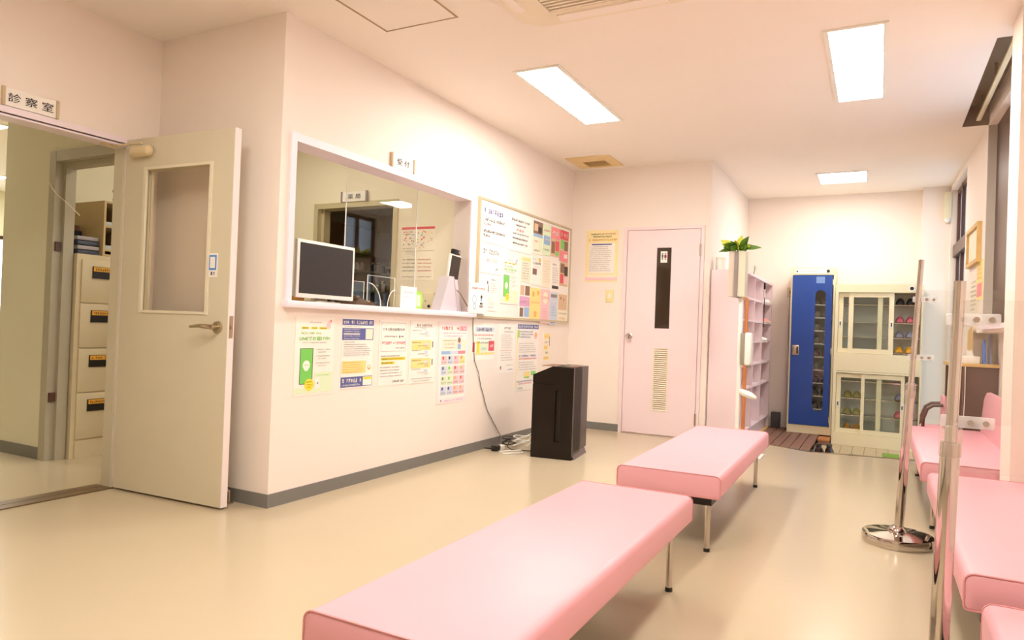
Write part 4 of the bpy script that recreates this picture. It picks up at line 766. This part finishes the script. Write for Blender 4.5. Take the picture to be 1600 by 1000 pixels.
# notice and switch on the toilet wall
paper('notice', 'yellow bordered notice sheet on the wall left of the toilet door', 'notice', 'y-', (.158, 3.944, 1.478), .342, .52, [('r',.10,.17,.90,.75,M_PAPER),('r',.0,.03,1,.09,M_PALEP),('r',.06,.085,.94,.14,M_PAPERC),('s',.10,.91,.56,.945,M_INK),('s',.57,.91,.93,.945,M_RED),('s',.22,.86,.80,.895,M_INK),('s',.08,.79,.96,.84,M_ORA),('r',.18,.715,.80,.74,M_NAVY)]+lines(.13,.86,.70,.20,13,M_INKG,.42), mat('paper_yellow', (250, 232, 172), .7), seed=31)
sw = thing('light_switch', 'cream light switch plate below the yellow notice', 'switch', (.426, 3.944, 1.27)); MB().rbox(.385,.468,3.937,3.948,1.272,1.40,.004).build('plate', mat('switch_cream', (240, 226, 170), .4), sw); MB().rbox(.412,.441,3.933,3.94,1.31,1.362,.003).build('rocker', M_PAPERC, sw)

# ------------------------------------------------------------------ things on the reception counter
CZ = 1.096
mo = thing('monitor', 'black screened monitor with a white bezel turned outward on the reception sill', 'monitor', (-.06, .42, CZ))
MB().rbox(-.055,-.032,.176,.652,1.118,1.443,.006).box(-.085,-.055,.25,.58,1.15,1.40).build('housing', M_WHITE, mo); MB().box(-.034,-.0305,.196,.632,1.142,1.425).build('screen', M_SCREEN, mo)
MB().rbox(-.15,-.02,.32,.52,CZ,1.104,.003).build('foot', M_STEEL, mo); bx('neck', M_GREYPL, mo, -.10,-.07,.39,.45,1.10,1.25)
tr = thing('orange_tray', 'orange tray behind the monitor on the reception counter', 'tray', (-.17, .25, CZ)); MB().box(-.24,-.10,.115,.31,CZ,1.101).box(-.24,-.235,.115,.31,CZ,1.128).box(-.105,-.10,.115,.31,CZ,1.128).box(-.24,-.10,.115,.12,CZ,1.128).box(-.24,-.10,.305,.31,CZ,1.128).build('shell', mat('tray_orange', (214, 150, 50), .4), tr)
te = thing('telephone', 'dark brown telephone set beside the monitor on the counter', 'telephone', (-.08, .76, CZ)); MB().prism([(-.145,CZ),(-.02,CZ),(-.02,CZ+.02),(-.145,CZ+.05)], 'y', .665, .85).build('base', mat('phone_brown', (92, 68, 44), .4), te); MB().rbox(-.14,-.03,.675,.715,CZ+.032,CZ+.062,.012).build('handset', mat('phone_brown', (92, 68, 44), .4), te); MB().cyl((-.05,.82,CZ+.022),(-.05,.82,CZ+.032),.006).build('lamp', M_PALEY, te)
def acryl(label, x, y0, y1, z0, z1, loops=()):
    t = thing('acrylic_screen', label, 'screen', (x, (y0+y1)/2, z0), group='clear acrylic screens on the counter')
    bx('sheet', G_ACR, t, x-.0015,x+.0015,y0+.003,y1-.003,z0+.001,z1-.003)
    MB().box(x-.002,x+.002,y0,y0+.004,z0,z1).box(x-.002,x+.002,y1-.004,y1,z0,z1).box(x-.002,x+.002,y0,y1,z1-.004,z1).build('polished_edge', M_ACEDGE, t)
    for ya, yb, h in loops:
        MB().tube([(x+.01,ya+(yb-ya)*(1-math.cos(a*PI/16)),z0+h*math.sin(a*PI/16)) for a in range(9)], .003, 6).build('foot_arch', M_ACEDGE, t)
    return t
acryl('clear acrylic screen with curved feet standing mid counter', -.10, .858, 1.145, CZ, 1.298, ((.99,.86,.15),(1.06,1.14,.12)))
acryl('small clear acrylic screen between monitor and curved foot screen', -.16, .70, .90, CZ, 1.255)
hg = thing('hanging_shield', 'large clear acrylic shield hanging inside the reception opening', 'shield', (-.27, 1.22, 1.20))
bx('sheet', glass('shield_acrylic', (.97,.97,.96), refl=.05), hg, -.2715,-.2685,.826,1.60,1.20,2.20)
MB().box(-.273,-.267,.821,.826,1.20,2.20).build('polished_edge', M_ACEDGE, hg); MB().box(-.273,-.267,1.60,1.605,1.20,2.20).build('polished_edge', M_ACEDGE, hg)
for y in (.95, 1.48): MB().cyl((-.27,y,2.19),(-.27,y,H),.0012,n=6).build('hanging_line', M_ACEDGE, hg)
cw = thing('card_stand', 'white card in a stand at the middle of the reception counter', 'card stand', (-.05, 1.235, CZ)); MB().box(-.052,-.046,1.145,1.325,CZ,1.246).build('card', M_PAPER, cw); MB().box(-.075,-.03,1.16,1.31,CZ,CZ+.006).build('foot', M_ACEDGE, cw)
pm = MB(); scribble(pm, 0, 0, .11, .012, 0, random.Random(8)); scribble(pm, 0, -.03, .08, -.02, 0, random.Random(9)); MB().add([(-.0455, 1.18+p[0], 1.20+p[1]) for p in pm.v], pm.f).build('small_print', M_MAUVE, cw, flat=True)['kind'] = 'stuff'
gb = thing('green_dispenser', 'lime green paper pack beside the white card on the counter', 'pack', (-.08, 1.37, CZ)); MB().prism([(1.335,CZ),(1.40,CZ),(1.415,CZ+.07),(1.395,CZ+.115),(1.36,CZ+.13),(1.335,CZ+.13)], 'x', -.12, -.055).build('body', mat('lime_pack', (160, 222, 70), .4, var=.2, scale=60), gb); MB().box(-.056,-.0545,1.345,1.385,CZ+.02,CZ+.10).build('label_panel', M_PALEG, gb)
M_WEDGE = mat('wedge_shaded_white', (206, 196, 200), .5)  # white stand, greyed evenly so the colour carries its shade
td = thing('thermometer_tablet', 'white framed face thermometer tablet leaning on a pale wedge stand', 'thermometer', (-.06, 1.78, CZ))
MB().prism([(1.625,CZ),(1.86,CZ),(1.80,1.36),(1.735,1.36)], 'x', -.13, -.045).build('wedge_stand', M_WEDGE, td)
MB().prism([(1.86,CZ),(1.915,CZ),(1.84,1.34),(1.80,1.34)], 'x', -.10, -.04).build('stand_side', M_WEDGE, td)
tb = MB().rbox(-.055,-.03,-.075,.075,-.125,.115,.006).build('tablet', M_WHITE, td, local=True); tb.location = (.025, .05, .315); tb.rotation_euler = (-.06, .1, 0)
MB().box(-.031,-.0285,-.063,.067,-.113,.105).build('tablet_screen', mat('tablet_black', (50, 40, 34), .3), tb, local=True)
MB().rbox(-.052,-.022,-.055,.035,.118,.155,.004).build('camera', M_BLACK, tb, local=True); MB().cyl((-.023,.012,.137),(-.018,.012,.137),.008).build('lens', M_CHROME, tb, local=True)
MB().tube([(-.05,1.83,1.27),(-.02,1.85,1.24),(.0,1.90,1.17),(.012,1.93,1.13)], .004, 6).build('cable', M_BROWN, td)
_cord.build('power_cord', mat('cord_grey', (110, 100, 88), .5), td)
# calendar, outlet on the inner wall
cal = [('r',0,.955,1,1,M_RED)]
rn = random.Random(5)
for i in range(46):
    u, v = .06+.88*rn.random(), .60+.32*rn.random(); cal.append(('c',u,v,.012+.012*rn.random(),rn.choice((M_RED,M_PINKI,M_ORA,M_BROWN,M_LIME,M_SKY))))
cal += [('s',.05,.895,.35,.92,M_RED),('s',.05,.855,.3,.88,M_INK),('s',.05,.585,.40,.605,M_BROWN),('r',0,.545,1,.55,M_INKG)]+lines(.06,.45,.42,.14,4,M_INK,.35,.1,3)+lines(.52,.94,.42,.14,4,M_RED,.35,.1,4)+[('s',.05,.05,.45,.07,M_INKG),('s',.52,.05,.95,.07,M_INKG)]
paper('calendar', 'wall calendar with a red top strip and scattered dots inside the reception', 'calendar', 'y-', (-.662, 1.95, 1.345), .325, .43, cal, M_PAPERC, seed=40)
bo = thing('junction_box', 'cream junction box with a black hole on the inner reception wall', 'junction box', (-.36, 1.94, 1.09)); MB().rbox(-.45,-.29,1.90,1.955,1.07,1.245,.005).build('cover', M_CREAM, bo); MB().cyl((-.335,1.90,1.135),(-.335,1.895,1.135),.012).build('hole', M_BLACK, bo); MB().cyl((-.37,1.90,1.175),(-.37,1.897,1.175),.006).build('screw', M_INKG, bo)
# pharmacy shelves seen through the inner doorway
ph = thing('medicine_shelf', 'brown medicine shelving seen through the inner doorway of the reception', 'shelving', (-1.9, 3.0, 0))
bx('upper_cabinet', mat('cabinet_brown', (110, 80, 52), .5, var=.15), ph, -2.30,-1.80,2.12,3.85,1.66,1.93)
bx('back_panel', M_STAFF, ph, -2.32,-2.30,2.12,3.85,0,1.66)
for y in (2.12, 2.55, 3.0, 3.45, 3.83): bx('upright', mat('upright_grey', (170, 160, 136), .5), ph, -2.30,-1.84,y,y+.02,0,1.66)
for z in (.6, .85, 1.1, 1.3, 1.5): bx('shelf', mat('upright_grey', (170, 160, 136), .5), ph, -2.30,-1.84,2.12,3.85,z,z+.015)
rn = random.Random(11); BM = [M_WHITE, mat('bottle_brown', (110, 74, 44), .3), mat('bottle_green', (70, 100, 80), .3), M_PALEB, M_PALEP, M_INK]
for z in (1.115, 1.315, 1.515):
    y = 2.178
    while y < 3.38:
        r = .022+.010*rn.random(); h = .07+.05*rn.random(); k = rn.randrange(6)
        if rn.random() < .85 and abs((y-2.56) % .445-.0) > .06:
            t = thing('medicine_bottle', '%s medicine bottle on %s pharmacy shelf' % (('white','brown','green','pale blue','pale pink','dark')[k], {1.115: 'a low', 1.315: 'a middle', 1.515: 'the top'}[z]), 'bottle', (-1.90, y, z), group='medicine bottles in the pharmacy')
            MB().lathe([(r*.95,0),(r,.004),(r,h*.72),(r*.5,h*.85),(r*.5,h*.9)], (0,0,0), 12).build('body', BM[k], t, local=True); MB().lathe([(r*.58,h*.9),(r*.58,h),(r*.4,h+.002)], (0,0,0), 12).build('cap', M_WHITE, t, local=True)
        y += .085
# ------------------------------------------------------------------ filing cabinet through the consulting-room doorway
fc = thing('filing_cabinet', 'beige four drawer filing cabinet behind the consulting room doorway', 'filing cabinet', (-2.24, .34, 0))
bx('body', M_IVORY, fc, -2.52,-1.968,.115,.57,0,1.385)
fz = (.125, .443, .745, 1.052, 1.352)
for i in range(4):
    dr = MB().rbox(-1.97,-1.957,.145,.555,fz[i]+.004,fz[i+1]-.004,.003).build('drawer', M_IVORY, fc)
    zl = fz[i+1]-.05
    bx('label_holder', M_BLACK, dr, -1.958,-1.950,.215,.365,zl-.078,zl+.003); bx('label', mat('label_orange', (246, 180, 60), .6), dr, -1.951,-1.9485,.22,.36,zl-.030,zl)
    pm = MB(); scribble(pm, 0, 0, .12, .018, 0, random.Random(20+i)); MB().add([(-1.948, .23+p[0], zl-.025+p[1]) for p in pm.v], pm.f).build('label_print', M_INK, dr, flat=True)['kind'] = 'stuff'
bx('plinth', M_IVORY, fc, -1.972,-1.96,.145,.555,.0,.118)
dsf = thing('desk_shelf', 'small wooden pigeonhole shelf standing on the filing cabinet', 'shelf', (-2.2, .44, 1.385))
MB().box(-2.44,-1.965,.285,.30,1.385,1.77).box(-2.44,-1.965,.555,.57,1.385,1.77).box(-2.44,-2.425,.285,.57,1.385,1.77).build('body', mat('shelf_tan', (206, 180, 132), .5, var=.1), dsf)
for z in (1.755, 1.585, 1.42, 1.385): bx('board', mat('shelf_tan', (206, 180, 132), .5), dsf, -2.43,-1.967,.292,.565,z+.001,z+.0145)
for z, n_ in ((1.60, 'upper'), (1.435, 'lower')): tag(MB().rbox(-2.30,-1.985,.31,.54,z,z+.028,.002).build('paper_stack', mat('stack_blue', (190, 204, 206), .6)), 'pale blue paper stack in the %s pigeonhole' % n_, 'paper stack')
for i in range(4): tag(MB().rbox(-2.16+.006*i,-1.985-.004*i,.128,.275,1.386+i*.032,1.412+i*.032,.003).build('file_tray', (mat('tray_slate', (70, 76, 92), .4), M_GREYPL)[i % 2]), ('lowest dark file on the filing cabinet', 'second file up, grey, on the filing cabinet', 'third file up, dark, on the filing cabinet', 'topmost grey file on the filing cabinet')[i], 'file')
for i, (m, l) in enumerate(((mat('binder_navy', (50, 56, 84), .4), 'navy'), (M_BROWN, 'brown'))): tag(MB().prism([(-2.20-i*.03,1.386),(-2.175-i*.03,1.386),(-2.195-i*.03,1.56+i*.04),(-2.22-i*.03,1.56+i*.04)], 'y', .13, .27).build('binder', m), '%s binder leaning beside the files on the filing cabinet' % l, 'binder')
orn = thing('ornament', 'small round brown ornament on the pigeonhole shelf', 'ornament', (-2.0, .40, 1.77)); MB().lathe([(.02,0),(.034,.02),(.03,.045),(.016,.055)], (-2.0,.40,1.77), 16).build('body', mat('ornament_brown', (150, 70, 36), .5), orn); MB().lathe([(.012,.052),(.03,.065),(.036,.085),(.028,.108),(.008,.118)], (-2.0,.40,1.77), 16).build('head', mat('ornament_brown', (150, 70, 36), .5), orn)
tag(MB().tube([(-2.09,-.02,1.85),(-2.04,-.022,1.80),(-1.98,-.02,1.75),(-1.93,.02,1.70),(-1.90,.08,1.63)], .003, 6).build('wall_cable', M_PAPERC), 'thin pale cable running over the grey doorway frame', 'cable')
